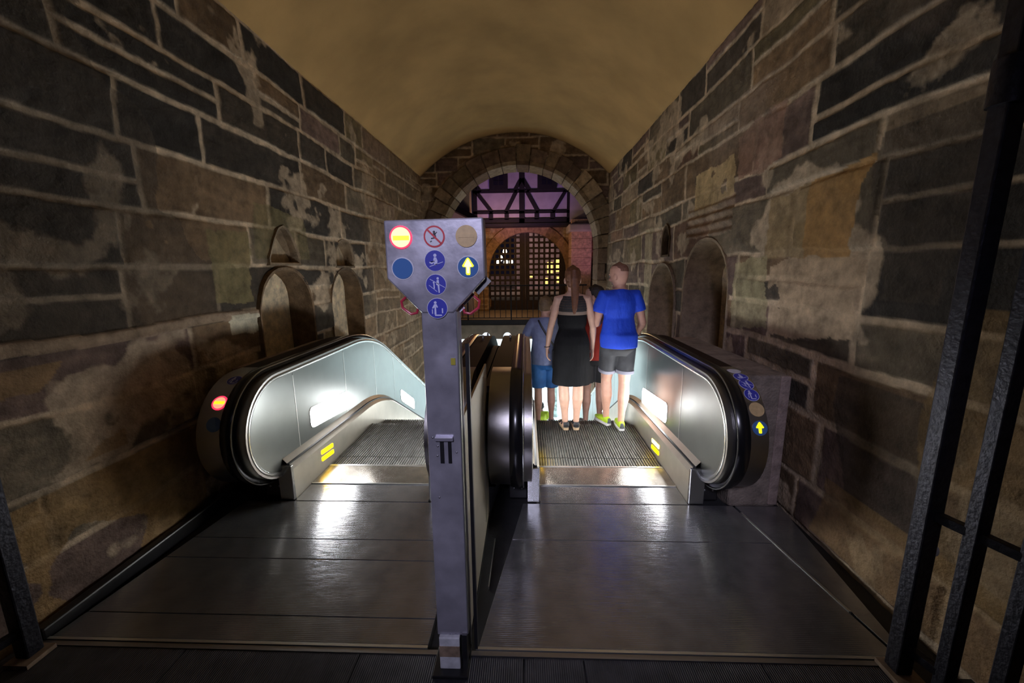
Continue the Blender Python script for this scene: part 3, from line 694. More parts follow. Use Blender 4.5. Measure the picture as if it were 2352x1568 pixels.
# ------------------------------------------------------------------ sign post
SP = thing('sign_post', 'tall grey steel post with a shield-shaped head of round escalator signs', 'sign', (-.31, 1.46, 0))
MB().box(-.380, -.252, 1.42, 1.50, .165, 1.54).build('post', M_post, SP, bevel=.004)
MB().box(-.2525, -.249, 1.423, 1.498, .17, 1.53).build('post_side_plate', M_postside, SP)
MB().box(-.236, -.222, 1.49, 1.515, .02, 1.40).build('post_channel', M_black, SP)
hd = [(-.495, 1.650), (-.376, 1.526), (-.262, 1.526), (-.144, 1.649), (-.148, 1.856), (-.495, 1.850)]
MB().prism(hd[::-1], 'y', 1.415, 1.49).build('sign_head', M_post, SP, bevel=.006)
head = SP.children[-1] if False else [o for o in C.objects if o.parent == SP and o.name.startswith('sign_head')][0]
YH = 1.4148
for kind, x, z in (('sit', -.320, 1.711), ('hold', -.320, 1.628), ('stand', -.319, 1.544)): sign_flat(head, 'round_sign', x, z, .0355, YH, kind)
def fl(pts, cx, cz, r, nm, m, dy, par):
    return MB().prism([(cx + p[0] * r, cz + p[1] * r) for p in pts][::-1], 'y', YH - dy, YH + .001).build(nm, m, par)
r = .0365; x, z = -.436, 1.792
d = fl(disc2(0, 0, 1.08), x, z, r, 'indicator_lens', M_litred, .003, head); fl(disc2(0, 0, .93), x, z, r, 'inner_lens', M_lityel, .0036, d)
fl([(-.74, -.28), (.8, -.28), (.8, .14), (-.74, .14)], x, z, r, 'bar', M_litbar, .0045, d)
x, z = -.319, 1.793
d = fl(disc2(0, 0, 1.02), x, z, r, 'round_sign', M_signred, .001, head); fl(disc2(0, 0, .86), x, z, r, 'white_disc', M_signw, .0016, d)
mb = MB()
for s in (disc2(.0, .42, .12), [(-.12, .3), (.12, .32), (.2, -.05), (.05, -.2), (-.1, -.02)], strip2((-.3, -.18), (.12, -.1), .12), strip2((.05, .2), (.28, .42), .08), strip2((.1, -.1), (.32, -.38), .1), strip2((-.25, -.4), (-.4, -.5), .1)):
    mb.prism([(x + p[0] * r, z + p[1] * r) for p in s][::-1], 'y', YH - .0022, YH)
mb.build('pictogram', M_pict, d); fl(strip2((-.62, .62), (.62, -.62), .17), x, z, r, 'slash', M_signred, .0028, d)
x, z = -.207, 1.793; d = fl(disc2(0, 0, 1.02), x, z, r, 'indicator_lens', M_tan, .003, head); fl([(-.75, -.12), (.75, -.12), (.75, .2), (-.75, .2)], x, z, r, 'bar', M_tan, .004, d)
x, z = -.436, 1.685; fl(disc2(0, 0, 1.08), x, z, r, 'lens_ring', M_signw, .0012, head); fl(disc2(0, 0, .98), x, z, r, 'indicator_lens', M_blue2, .003, head)
x, z = -.204, 1.688; fl(disc2(0, 0, 1.06), x, z, r, 'lens_ring', M_signw, .0012, head)
d = fl(disc2(0, 0, .98), x, z, r, 'indicator_lens', M_blue2, .003, head); a = fl(ARROW, x, z, r * 1.04, 'arrow', M_arrow, .0045, d); fl([(p[0] * .66, p[1] * .82 + .02) for p in ARROW], x, z, r * 1.04, 'arrow_core', M_arrow2, .0055, a)
def hexloop(c, mir):
    # pull handle loop hanging under the slanted edge of the head
    pts = [(-.030, -.010), (-.022, .020), (.008, .030), (.034, .006), (.030, -.018), (.0, -.040), (-.022, -.036)]
    return [(c[0] + (p[0] * mir), 1.45, c[1] + p[1]) for p in pts]
for c, mir in (((-.425, 1.560), -1), ((-.205, 1.560), 1)):
    MB().tube(hexloop(c, mir), .0055, 8, xdir=(0, 1, 0), closed=True).build('pull_handle', M_redpl, SP, smooth=True)
    MB().bar((c[0] - mir * .026, 1.45, c[1] - .004), (c[0] + mir * .012, 1.45, c[1] + .034), .008, .014).build('handle_plate', M_signw, SP)
MB().bar((-.184, 1.45, 1.600), (-.137, 1.45, 1.648), .012, .03).build('edge_plate', M_alu, SP); MB().bar((-.249, 1.45, 1.534), (-.231, 1.45, 1.549), .01, .02).build('edge_clip', M_signw, SP)
br = MB(); br.box(-.350, -.280, 1.405, 1.425, 1.040, 1.056).build('bracket', M_post, SP, bevel=.002)
MB().box(-.333, -.318, 1.4165, 1.422, .945, 1.036).build('bracket_slot', M_black, SP); MB().box(-.302, -.289, 1.4165, 1.422, .945, 1.045).build('bracket_slot', M_black, SP)
[MB().ball((a, 1.419, b), (.004, .003, .004)).build('screw', M_alu, SP, smooth=True) for a, b in ((-.342, 1.015), (-.345, .975), (-.27, .99), (-.345, .80), (-.36, 1.05))]
MB().box(-.2785, -.262, 1.4165, 1.42, 1.335, 1.36).build('yellow_tab', M_litbar if False else mat('yellow_tape', (.35, .30, .03), .6), SP)
MB().box(-.372, -.285, 1.405, 1.47, .01, .165).build('foot_bracket', M_white, SP, bevel=.004)
MB().box(-.372, -.285, 1.402, 1.43, .075, .125).build('foot_band', M_rust, SP); MB().box(-.40, -.25, 1.37, 1.52, -.002, .014).build('base_plate', M_black, SP, bevel=.003)
MB().box(-.275, -.255, 1.41, 1.49, .014, .175).build('foot_rib', M_black, SP)
# barrier panel
BP = thing('barrier_panel', 'tall beige barrier panel running from the sign post to the middle newels', 'panel', (-.27, 2.0, 0))
MB().box(-.276, -.262, 1.54, 2.50, .03, 1.08).build('sheet', M_barrier, BP, bevel=.003)
MB().box(-.282, -.256, 1.525, 1.545, .0, 1.09).build('upright', M_alu, BP); MB().box(-.2605, -.2585, 2.28, 2.29, .1, 1.05).build('joint_strip', M_edge, BP); MB().box(-.28, -.258, 1.54, 2.5, .0, .03).build('bottom_rail', M_black, BP)

# ------------------------------------------------------------------ stone blocks beside the newels
def block(label, x0, x1, y0, seed):
    mb = MB(); t = base_line(.95, 9.15, y0)
    o = mb.prism([(y0, -.03)] + [(4.3, -.5), (9.15, -3.5)] + t[::-1], 'x', x0, x1).build('masonry_plinth', M_stone, bevel=.02)
    rr = random.Random(seed); ptcol(o, lambda c: (.165 * (1 + .1 * math.sin(9 * c.y)), .135, .130)); return tag(o, label, 'plinth')
block('grey mortared masonry plinth between the right escalator and the right wall', 1.455, 1.79, 2.68, 1)
block('dark masonry plinth between the left escalator and the left wall', -2.28, -2.135, 2.9, 2)
MBp = MB(); MBp.box(1.725, 1.792, 2.672, 2.72, -.01, .945)
o = MBp.build('mortar_corner', M_stone, [x for x in C.objects if x.name == 'masonry_plinth'][0], bevel=.006); ptcol(o, lambda c: (.22, .185, .19))
# ------------------------------------------------------------------ iron gate leaves at the mouth
def gate_leaf(label, xa, ya, xb, yb, s, zlow):
    T = thing('iron_gate', label, 'gate', (xa, ya, 0))
    MB().bar((xa, ya, .02), (xa, ya, 3.2), .062).build('post', M_iron, T, bevel=.006)
    MB().bar((xb, yb, .02), (xb, yb, 3.2), .045).build('bar', M_iron, T, bevel=.004)
    MB().bar((lerp(xa, xb, 2.), lerp(ya, yb, 2.), .02), (lerp(xa, xb, 2.), lerp(ya, yb, 2.), 3.2), .045).build('bar', M_iron, T, bevel=.004)
    for z in (.14, .74, 2.9): MB().bar((xa, ya, z), (lerp(xa, xb, 2.), lerp(ya, yb, 2.), z), .035).build('cross_rail', M_iron, T, bevel=.004)
    MB().tube([(xa, ya, 2.18), (xa, ya, 2.32)], .05, 16).build('hinge_collar', M_iron, T, smooth=True)
    MB().box(xa - .05, xa + .06, ya - .06, ya + .05, .0, .02).build('foot_plate', M_rust, T)
    MB().ball((xa + s * .045, ya - .01, .58), (.012, .012, .022)).build('catch', M_white, T, smooth=True)
gate_leaf('dark iron gate leaf folded open against the right wall', 1.545, 1.45, 1.585, 1.32, 1, 0)
gate_leaf('black iron gate leaf folded open against the left wall', -2.215, 1.42, -2.26, 1.2, -1, 0)

# ------------------------------------------------------------------ beyond the arch
# street slab, kerb and railing
o = MB().box(-6, 6, 12.0, 16.0, -.43, 0.0).build('street_slab', M_fascia); struct(o)['label'] = 'street level slab crossing over the lower end of the escalators'
o = MB().box(-16, 16, 16.0, 46, -.43, -.001).build('street_paving', M_paving); struct(o)['label'] = 'street paving around the gatehouse'
for a, b in ((-16, XL - .02), (XR + .02, 16)):
    o = MB().box(a, b, YE + .6, 12.0, -.6, 0).build('street_paving', M_paving); struct(o)['label'] = 'street paving beside the escalator pit'
RL = thing('iron_railing', 'black iron railing along the street edge beyond the arch', 'railing', (0, 12.1, 0))
MB().box(-2.3, 1.8, 12.02, 12.10, .01, .16).build('kerb_beam', M_timber, RL)
MB().box(-2.3, 1.8, 12.04, 12.08, 1.17, 1.21).build('top_rail', M_timber, RL); MB().box(-2.3, 1.8, 12.045, 12.075, .20, .225).build('bottom_rail', M_timber, RL)
k = 0; x = -2.28
while x < 1.8:
    if k % 8 == 3: MB().box(x - .02, x + .02, 12.04, 12.08, .16, 1.2).build('railing_post', M_timber, RL)
    else: MB().box(x - .009, x + .009, 12.05, 12.068, .2, 1.19).build('baluster', M_timber, RL)
    x += .165; k += 1
# lower hall
def wbox(nm, m, *a, lab=None):
    o = MB().box(*a).build(nm, m); struct(o); o['label'] = lab; return o
wbox('wall_lower_left', M_hallwhite, XL - .25, XL, YE + .62, 24, -5.4, -.43, lab='white left wall of the lower hall')
wbox('wall_lower_right', M_hallwhite, XR, XR + .25, YE + .62, 24, -5.4, -.43, lab='white right wall of the lower hall')
wbox('wall_lower_back', M_hallwall, -2.6, 2.1, 22, 22.3, -5.4, -.43, lab='pale blue back wall of the lower hall')
wbox('floor_lower', M_hallfloor, -2.6, 2.1, 12.2, 24, -5.2, -4.95, lab='pale floor of the lower hall')
hb = MB(); hb.box(-2.3, 1.8, 21.9, 22.0, -3.32, -3.22).build('trim_1', M_groove); struct([o for o in C.objects if o.name == 'trim_1'][0])['label'] = 'dark rail along the back wall of the lower hall'
for i, (x, y) in enumerate(((-1.1, 13.6), (.9, 13.6), (-1.1, 16.6), (.9, 16.6), (-1.1, 19.6), (.9, 19.6))):
    tag(MB().box(x - .5, x + .5, y - .6, y + .6, -.50, -.44).build('ceiling_light', M_hallceil), 'bright square ceiling light of the lower hall under the street slab', 'light', 'lower hall ceiling lights')
tag(MB().box(.98, 1.36, 17.2, 17.6, -4.95, -.45).build('marble_pillar', M_marble, bevel=.02), 'mottled green marble pillar in the lower hall', 'pillar')
dome(-.475, 4.60, .05, 'white dome lamp on the brown deck of the left escalator, nearer the sign post'); dome(-.225, 4.60, .05, 'white dome lamp on the brown deck of the right escalator, nearer the people')

# gatehouse
GH = thing('gatehouse', 'half-timbered gatehouse over a pointed stone gateway, lit purple above', 'building', (0, 16.2, 0))
def gate_arch_loop(cx, hw, zs, zt, n=10):
    pts = []
    R = ((zt - zs) ** 2 + hw * hw) / (2 * hw)
    a1 = math.acos((R - hw) / R)
    for k in range(n + 1): a = a1 * k / n; pts.append((cx + hw - R + R * math.cos(a), zs + R * math.sin(a)))
    return pts + [(2 * cx - p[0], p[1]) for p in pts[::-1][1:]]
def gate_wall():
    xs = np.arange(-3.4, 3.4, .04); zs = np.arange(-.02, 3.6, .04); X, Z = np.meshgrid(xs, zs, indexing='ij')
    H, COL = masonry(X, Z, [-.3, .1, .5, .9, 1.3, 1.7, 2.1, 2.5, 2.9, 3.3, 3.7], 91, [TN, OC, (.25, .17, .1), (.2, .14, .09)], (.5, .9), mw=.01)
    lp = [(1.60, -.1)] + gate_arch_loop(.05, 1.55, 1.55, 3.10) + [(-1.50, -.1)]
    keep = ~inside(lp, X, Z)
    o = grid_obj('gate_wall', M_stone, np.stack([X, 16.2 - H - GH.location.y, Z], -1), COL * .8, keep, GH)
    s = o.modifiers.new('t', 'SOLIDIFY'); s.thickness = .3; s.offset = -1
    ring = gate_arch_loop(.05, 1.54, 1.55, 3.09); mb = MB(); ro = gate_arch_loop(.05, 1.90, 1.55, 3.50)
    n = len(ring)
    for i in range(n - 1):
        a, b, c, d = ring[i], ring[i + 1], ro[i + 1], ro[i]
        mb.prism([a, b, c, d], 'y', 16.12, 16.45)
    r = mb.build('arch_stones', M_stone, GH, bevel=.012); rr = random.Random(3)
    cs = [tuple(v * q for v in (.17, .115, .07)) for q in [rr.uniform(.8, 1.25) for _ in range(n)]]
    at = r.data.color_attributes.new('col', 'FLOAT_COLOR', 'POINT')
    for i in range(len(r.data.vertices)): at.data[i].color = (*cs[min(n - 1, i // 8)], 1)
gate_wall()
# lattice gate leaves with square holes
def leaf(label, xs, xa, xb, g):
    T = thing('lattice_gate', label, 'gate', ((xa + xb) / 2, 16.55, 0))
    MB().box(min(xa, xb), max(xa, xb), 16.53, 16.58, .02, .40).build('kick_board', M_lattice, T)
    xs = sorted(xs); edges = [min(xa, xb)] + [v for x in xs for v in (x - .066, x + .066)] + [max(xa, xb)]
    for i in range(0, len(edges), 2): MB().box(edges[i], edges[i + 1], 16.54, 16.57, .02, 3.15).build('slat', M_lattice, T)
    z = .47; 
    m = MB()
    zz = [(.40, .425)]
    k = 0
    while z < 3.1: m.box(min(xa, xb), max(xa, xb), 16.555, 16.585, z + .066, z + .148); z += .214; k += 1
    m.build('cross_slats', M_lattice, T)
colsL = [(-1.40 + .213 * i) for i in range(6)]; colsR = [(.19 + .216 * i) for i in range(6)]
leaf('left leaf of the dark lattice gate under the gatehouse', colsL, -1.56, -.05, 0); leaf('right leaf of the dark lattice gate under the gatehouse', colsR, -.045, 1.66, 0)
# side piers
for nm, (a, b, y0, y1, zt) in (('stone_pier', (1.66, 2.42, 15.2, 16.4, 3.45)), ('stone_pier', (-2.9, -1.95, 15.2, 16.4, 3.35))):
    o = MB(); z = 0.; rr = random.Random(int(a * 10)); cols = []
    while z < zt:
        h = rr.uniform(.3, .45); h = min(h, zt - z)
        o.box(a + rr.uniform(0, .01), b, y0 + rr.uniform(0, .02), y1, z + .006, z + h); q = rr.uniform(.85, 1.15); cols += [tuple(v * q for v in (.34, .25, .24))] * 8; z += h
    ob = o.build(nm, M_stone, GH, bevel=.012); at = ob.data.color_attributes.new('col', 'FLOAT_COLOR', 'POINT')
    for i, c in enumerate(cols): at.data[i].color = (*c, 1)
MB().box(1.55, 2.5, 15.05, 16.3, 3.0, 3.28).build('corbel', M_plaster, GH, bevel=.06)
MB().box(1.62, 5.2, 15.5, 16.6, 3.2, 7).build('side_wall_panel', M_plaster, GH)
# jetty storey
YJ = 15.5
MB().box(-1.97, 1.66, YJ + .06, YJ + .9, 3.36, 5.9).build('plaster_infill', M_plaster, GH)
tb = lambda a, b, w: MB().bar((a[0], YJ + .045, a[1]), (b[0], YJ + .045, b[1]), w, .055, up=(0, 1, 0)).build('timber', M_timber, GH)
tb((-2.0, 3.44), (1.68, 3.44), .20); tb((-2.0, 3.765), (1.68, 3.765), .10); tb((-2.0, 4.51), (1.68, 4.51), .10)
for x0, z0, z1, w in ((-1.91, 3.36, 4.75, .15), (1.59, 3.36, 4.75, .15), (-.16, 3.36, 5.9, .20)): tb((x0, z0), (x0, z1), w)
for x in (-1.32, -.73, .39, .98): tb((x, 3.5), (x, 3.75), .16)
for a, b in (((-1.86, 4.50), (-1.28, 3.76)), ((-.36, 4.50), (-.76, 3.76)), ((.02, 4.50), (.44, 3.76)), ((1.46, 4.50), (1.0, 3.76)), ((-1.92, 4.8), (-1.7, 4.50)), ((-.17, 4.95), (-.42, 4.52)), ((-.15, 4.95), (.12, 4.52))): tb(a, b, .13)
for x in (-1.02, .76):
    w = MB().box(x - .34, x + .34, YJ - .04, YJ + .10, 4.55, 5.6).build('window', M_timber, GH)
    for px in (-.1, .1):
        for pz in (4.72, 4.92, 5.12): MB().box(x + px - .08, x + px + .08, YJ - .05, YJ - .035, pz, pz + .17).build('pane', M_glass, w)
MB().box(-2.0, 1.7, YJ - .02, 16.3, 3.26, 3.36).build('jetty_underside', M_timber, GH)
# neighbour house on the left: pink plaster above a dark lean-to roof
NH = thing('plaster_house', 'plastered house corner left of the gatehouse, lit pink above a dark lean-to roof', 'building', (-3.4, 14.6, 0))
MB().box(-5.2, -1.99, 14.6, 15.15, 0, 7.).build('wall', M_plaster, NH)
MB().prism([(-4.6, 5.0), (-1.62, 3.40), (-1.62, 3.22), (-4.6, 4.7)], 'y', 13.6, 14.65).build('lean_to_roof', M_timber, NH)
# far street behind the lattice gate
FB = thing('street_building', 'pink-grey building with lit yellow windows seen through the right gate leaf', 'building', (3, 34, 0))
MB().box(-1.0, 9, 34, 36, 0, 9).build('wall', M_farwall, FB)
for x, z, w, h in ((1.75, .9, .45, .9), (2.35, 1.0, .55, 1.1), (2.55, .1, .5, .5), (1.5, -.0, .3, .5), (.3, .55, .22, .3), (2.9, 1.5, .3, .6)):
    MB().box(x, x + w, 33.95, 34.02, z + .4, z + h + .4).build('window', M_farwin, FB)
o = MB().box(-12, -1.0, 38, 38.5, -.1, 1.05).build('garden_wall', M_farwall); tag(o, 'low pale wall across the street seen through the left gate leaf', 'wall')
SL = thing('street_lamp', 'lit street lamp with five globes beyond the left gate leaf', 'street lamp', (-1.36, 26, 0))
MB().tube([(-1.36, 26, 0), (-1.36, 26, 2.55)], .045, 10).build('pole', M_iron, SL, smooth=True)
for dx, z in ((0, 2.75), (-.42, 2.1), (-.27, 2.35), (0.05, 2.12), (.38, 2.12)):
    MB().ball((-1.36 + dx, 25.9, z), (.13, .13, .19)).build('globe', M_globe, SL, smooth=True)
    if dx: MB().bar((-1.36, 26, 1.95), (-1.36 + dx, 25.95, z - .17), .03).build('arm', M_iron, SL)

# ------------------------------------------------------------------ people
def rings(pts): return [Vector(p[:3]) for p in pts]
def hand(mb, wrist, d, side, curl=.5, n_in=None):
    """palm, four unequal fingers and a thumb leaving the side of the palm"""
    d = Vector(d).normalized(); n = Vector(n_in or (-side, 0, 0)); n = (n - d * n.dot(d)).normalized(); a = d.cross(n).normalized()  # n palm normal, a across
    if a.y < 0: a = -a
    w = Vector(wrist)
    mb.tube([w, w + d * .03, w + d * .065, w + d * .088], [(.026, .018), (.036, .015), (.040, .014), (.036, .011)], 12, xdir=a, round_caps=True)
    for i, (o, L) in enumerate(((.028, .066), (.010, .076), (-.009, .070), (-.027, .055))):
        p = w + d * .08 + a * o; c = curl * (1 + .15 * i); pts = [p]; dd = d.copy()
        for s in (.42, .33, .25):
            ang = c * .55; dd = (dd * math.cos(ang) + n * math.sin(ang)).normalized(); pts.append(pts[-1] + dd * L * s)
        mb.tube(pts, [.0095, .009, .0085, .007], 8, xdir=a, round_caps=True)
    p = w + d * .022 + a * .026; q = p + (a * .55 + d * .55 + n * .35).normalized() * .035; t = q + (d * .85 + a * .15 + n * .45).normalized() * .032
    mb.tube([p, q, t], [.013, .011, .008], 8, xdir=n, round_caps=True)
def head_mb(k, yaw, pitch, zc, y0=0., jaw=1.):
    mb = MB(); R = [(1.470, .030, .030, .040), (1.484, .044, .052, .028), (1.51, .055, .074, .016), (1.54, .064, .086, .008), (1.58, .072, .094, .0), (1.62, .076, .098, -.004), (1.655, .072, .092, -.006), (1.68, .058, .074, -.008), (1.697, .030, .040, -.01)]
    mb.tube([(0, r[3], r[0]) for r in R], [(r[1] * jaw, r[2]) for r in R], 20, xdir=(1, 0, 0), round_caps=True)
    mb.tube([(0, .092, 1.598), (0, .112, 1.568), (0, .118, 1.556), (0, .098, 1.545)], [(.008, .007), (.011, .010), (.015, .010), (.010, .006)], 8)
    for s in (-1, 1):
        mb.ball((s * .078, -.010, 1.572), (.010, .020, .032), R=Matrix.Rotation(s * -.3, 3, 'Z'))
        mb.ball((s * .032, .080, 1.606), (.022, .014, .008)); mb.ball((s * .045, .070, 1.555), (.022, .018, .020))
    mb.ball((0, .084, 1.522), (.023, .010, .006)); mb.ball((0, .082, 1.510), (.020, .010, .006)); mb.ball((0, .080, 1.480), (.020, .016, .013))
    return mb
def eyes_mb():
    mb = MB(); [mb.ball((s * .031, .0795, 1.588), (.0125, .0105, .0085)) for s in (-1, 1)]; return mb
def person(label, loc, rz, H, sk, spec):
    k = H / 1.70; P = thing('person', label, 'person', loc, rz=rz); S = Matrix.Scale(k, 4)
    sw = spec.get('sw', .175); hy = math.radians(spec.get('head_yaw', 0)); hp = math.radians(spec.get('head_pitch', 0))
    HM = Matrix.Translation((0, 0, 1.47)) @ Matrix.Rotation(hy, 4, 'Z') @ Matrix.Rotation(hp, 4, 'X') @ Matrix.Translation((0, 0, -1.47))
    lean = spec.get('lean', 0.)
    b = MB(); wz = spec.get('waist', .128); tw = spec.get('tw', 1.)
    T = [(.86, .135, .095, -.01), (.92, .168, .118, -.012), (.97, .172, .122, -.012), (1.03, .150, .105, 0), (1.09, wz, .092, .004), (1.17, .138, .098, .004), (1.26, .155, .108, 0), (1.34, .158, .102, -.004), (1.395, .150, .086, -.008), (1.43, .10, .070, -.008), (1.46, .062, .058, -.004)]
    T = [(z, rx * tw if z > 1.1 else rx, ry, y) for z, rx, ry, y in T]
    b.tube([(0, t[3], t[0]) for t in T], [(t[1], t[2]) for t in T], 22, round_caps=True)
    b.tube([(0, -.008, 1.40), (0, -.004, 1.46), (0, .004, 1.53)], [(.062, .06), (.053, .056), (.050, .055)], 14)
    hd = head_mb(k, hy, 0, 1.47, jaw=spec.get('jaw', 1.)); hd.xf(HM); b.add(hd.v, hd.f)
    for side, A in ((-1, spec['armL']), (1, spec['armR'])):
        sh = Vector((side * sw, -.008, 1.385)); el, wr, hdir, curl, n = Vector(A[0]), Vector(A[1]), A[2], A[3], A[4] if len(A) > 4 else None
        aw = spec.get('aw', 1.)
        b.tube([(side * sw * .55, -.006, 1.39), sh, sh.lerp(el, .3), sh.lerp(el, .75), el, el.lerp(wr, .25), el.lerp(wr, .7), wr], [.050, .054 * aw, .048 * aw, .040 * aw, .037 * aw, .038 * aw, .029 * aw, (.024, .020)], 14, xdir=(0, 1, 0), round_caps=True)
        hand(b, wr, hdir, side, curl, n)
    for side, Lg in ((-1, spec['legL']), (1, spec['legR'])):
        hip = Vector((side * .085, -.005, .90)); kn, an, toe = Vector(Lg[0]), Vector(Lg[1]), Vector(Lg[2]).normalized(); lw = spec.get('lw', 1.)
        b.tube([hip, hip.lerp(kn, .35), hip.lerp(kn, .75), kn, kn.lerp(an, .2) + Vector((0, -.012, 0)), kn.lerp(an, .38) + Vector((0, -.016, 0)), kn.lerp(an, .72), an], [.088, .080 * lw, .062 * lw, .052 * lw, .054 * lw, .055 * lw, .036 * lw, .031 * lw], 14, round_caps=True)
        fz = an.z - .075
        b.tube([an - toe * .045 + Vector((0, 0, -.045)), an + toe * .02 + Vector((0, 0, -.045)), an + toe * .09 + Vector((0, 0, -.055)), an + toe * .16 + Vector((0, 0, -.062)), an + toe * .185 + Vector((0, 0, -.064))], [(.026, .026), (.032, .032), (.038, .020), (.040, .013), (.03, .009)], 12, xdir=Vector((toe.y, -toe.x, 0)), round_caps=True)
    b.xf(S); body = b.build('body', sk, P, local=True, smooth=True, remesh=.0058, sm=4)
    e = eyes_mb(); e.xf(HM); e.xf(S); e.build('eyes', M_eye, P, local=True, smooth=True)
    return P, S, HM, T
def cloth(P, S, mb, name, m, vox=.008, sm=5, label=None): mb.xf(S); return mb.build(name, m, P, local=True, smooth=True, remesh=vox, sm=sm, label=label)
def shirt(P, S, T, spec, m, zb, grow=.016, hem_w=None, sleeve=.62, vneck=False):
    mb = MB(); R = []
    sw = spec.get('sw', .175)
    for z, rx, ry, y in [t for t in T if t[0] >= 1.05]: R.append((z, rx + grow * (1.0 if z < 1.4 else .6), ry + grow * (1 if z < 1.4 else .5), y))
    R = [r for r in R if r[0] < 1.45]; w = hem_w or .178
    R = [(zb, w + .008, .150, -.012), (zb + .05, w + .012, .152, -.012), (zb + .13, w + .010, .148, -.012), (.5 * (zb + 1.1) + .04, (w + R[0][1]) / 2 + .014, .134, -.006)] + R[1:]
    mb.tube([(0, r[3], r[0]) for r in R] + [(0, -.006, 1.455)], [(r[1], r[2]) for r in R] + [(.066, .064)], 26)
    for side, A in ((-1, spec['armL']), (1, spec['armR'])):
        sh = Vector((side * sw, -.008, 1.385)); el = Vector(A[0]); aw = spec.get('aw', 1.)
        mb.tube([(side * sw * .45, -.006, 1.385), sh + Vector((-side * .01, 0, .004)), sh.lerp(el, .3), sh.lerp(el, sleeve)], [.062, .071 * aw, .066 * aw, .064 * aw], 16, xdir=(0, 1, 0))
    mb.v = [(x * (1 + .02 * math.sin(7 * z + 5 * x)), y + .006 * math.sin(34 * x + 6 * z) * (1.4 - z) * 2 + .004 * math.sin(60 * z + 14 * x), z) for x, y, z in mb.v]
    return cloth(P, S, mb, 'shirt', m, .008, 14)
def shorts(P, S, spec, m, frac=.72, cuff=None, wide=1.):
    mb = MB(); mb.tube([(0, -.01, .80), (0, -.014, .86), (0, -.012, .93), (0, -.012, .98), (0, -.006, 1.06)], [(.13, .10), (.176, .132), (.184, .136), (.174, .128), (.146, .110)], 24)
    cs = []
    for side, Lg in ((-1, spec['legL']), (1, spec['legR'])):
        hip = Vector((side * .088, -.008, .92)); kn = Vector(Lg[0]); e = hip.lerp(kn, frac)
        mb.tube([hip, hip.lerp(kn, frac * .5), e], [.098, .094 * wide, .088 * wide], 18)
        c = MB(); c.tube([hip.lerp(kn, frac - .075), hip.lerp(kn, frac + .01)], [.093 * wide, .093 * wide], 20); cs.append(c)
    s = cloth(P, S, mb, 'shorts', m)
    if cuff:
        for c in cs: c.xf(S); c.build('cuff', cuff, s, local=True, smooth=True, bevel=.004)
    return s
def shoe(P, S, an, toe, upper, sole, heel=None, kind='sneaker'):
    an = Vector(an); toe = Vector(toe).normalized(); sd = Vector((toe.y, -toe.x, 0)); b = an - Vector((0, 0, .078))
    sl = MB(); out = [(-.062, .028), (-.068, 0), (-.062, -.028), (.0, -.036), (.09, -.045), (.16, -.040), (.20, -.018), (.205, 0), (.20, .018), (.16, .040), (.09, .045), (.0, .036)]
    h = .026; n = len(out)
    vs = [b + toe * u + sd * v + Vector((0, 0, 0)) for u, v in out] + [b + toe * u * .99 + sd * v * 1.04 + Vector((0, 0, h + (.008 if u < 0 else 0))) for u, v in out]
    sl.add(vs, [tuple(range(n)), tuple(range(n, 2 * n))[::-1]] + [(i, n + i, n + (i + 1) % n, (i + 1) % n) for i in range(n)])
    sl.xf(S)
    up = MB()
    if kind == 'sneaker':
        up.tube([b + toe * -.060 + Vector((0, 0, .05)), b + toe * -.02 + Vector((0, 0, .055)), b + toe * .05 + Vector((0, 0, .052)), b + toe * .12 + Vector((0, 0, .042)), b + toe * .19 + Vector((0, 0, .034))], [(.028, .034), (.038, .042), (.042, .036), (.042, .024), (.026, .014)], 14, xdir=sd, round_caps=True)
        up.tube([an + Vector((0, 0, -.04)), an + Vector((0, 0, .0))], [.042, .038], 14)
        u = cloth(P, S, up, 'shoe', upper, .005, 2); sl.build('sole', sole, u, local=True, bevel=.004)
        hb = MB(); hb.tube([b + toe * -.066 + Vector((0, 0, .03)), b + toe * -.070 + Vector((0, 0, .06)), b + toe * -.060 + Vector((0, 0, .082))], [(.024, .008), (.020, .008), (.014, .006)], 10, xdir=sd)
        for q in (): hb.bar(b + toe * .0 + sd * q * .040 + Vector((0, 0, .04)), b + toe * .05 + sd * q * .036 + Vector((0, 0, .075)), .006, .014); hb.bar(b + toe * .06 + sd * q * .042 + Vector((0, 0, .035)), b + toe * .09 + sd * q * .030 + Vector((0, 0, .065)), .006, .014)
        hb.xf(S); hb.build('trim', heel, u, local=True, smooth=True)
    else:
        s = sl.build('sandal', sole, P, local=True, bevel=.004)
        st = MB(); st.tube([b + toe * -.062 + Vector((0, 0, .035)), b + toe * -.066 + Vector((0, 0, .065)), b + toe * -.052 + Vector((0, 0, .085))], [(.030, .010), (.032, .010), (.030, .008)], 12, xdir=sd)
        st.tube([an + sd * .037 + toe * .01 + Vector((0, 0, -.03)), an + sd * .02 + toe * .05 + Vector((0, 0, -.012)), an - sd * .02 + toe * .05 + Vector((0, 0, -.012)), an - sd * .037 + toe * .01 + Vector((0, 0, -.03))], .007, 8)
        st.tube([b + toe * .11 + sd * .045 + Vector((0, 0, .026)), b + toe * .11 + Vector((0, 0, .055)), b + toe * .11 - sd * .045 + Vector((0, 0, .026))], [(.02, .005)] * 3, 8, xdir=toe)
        st.xf(S); st.build('strap', M_sandal, s, local=True, smooth=True)
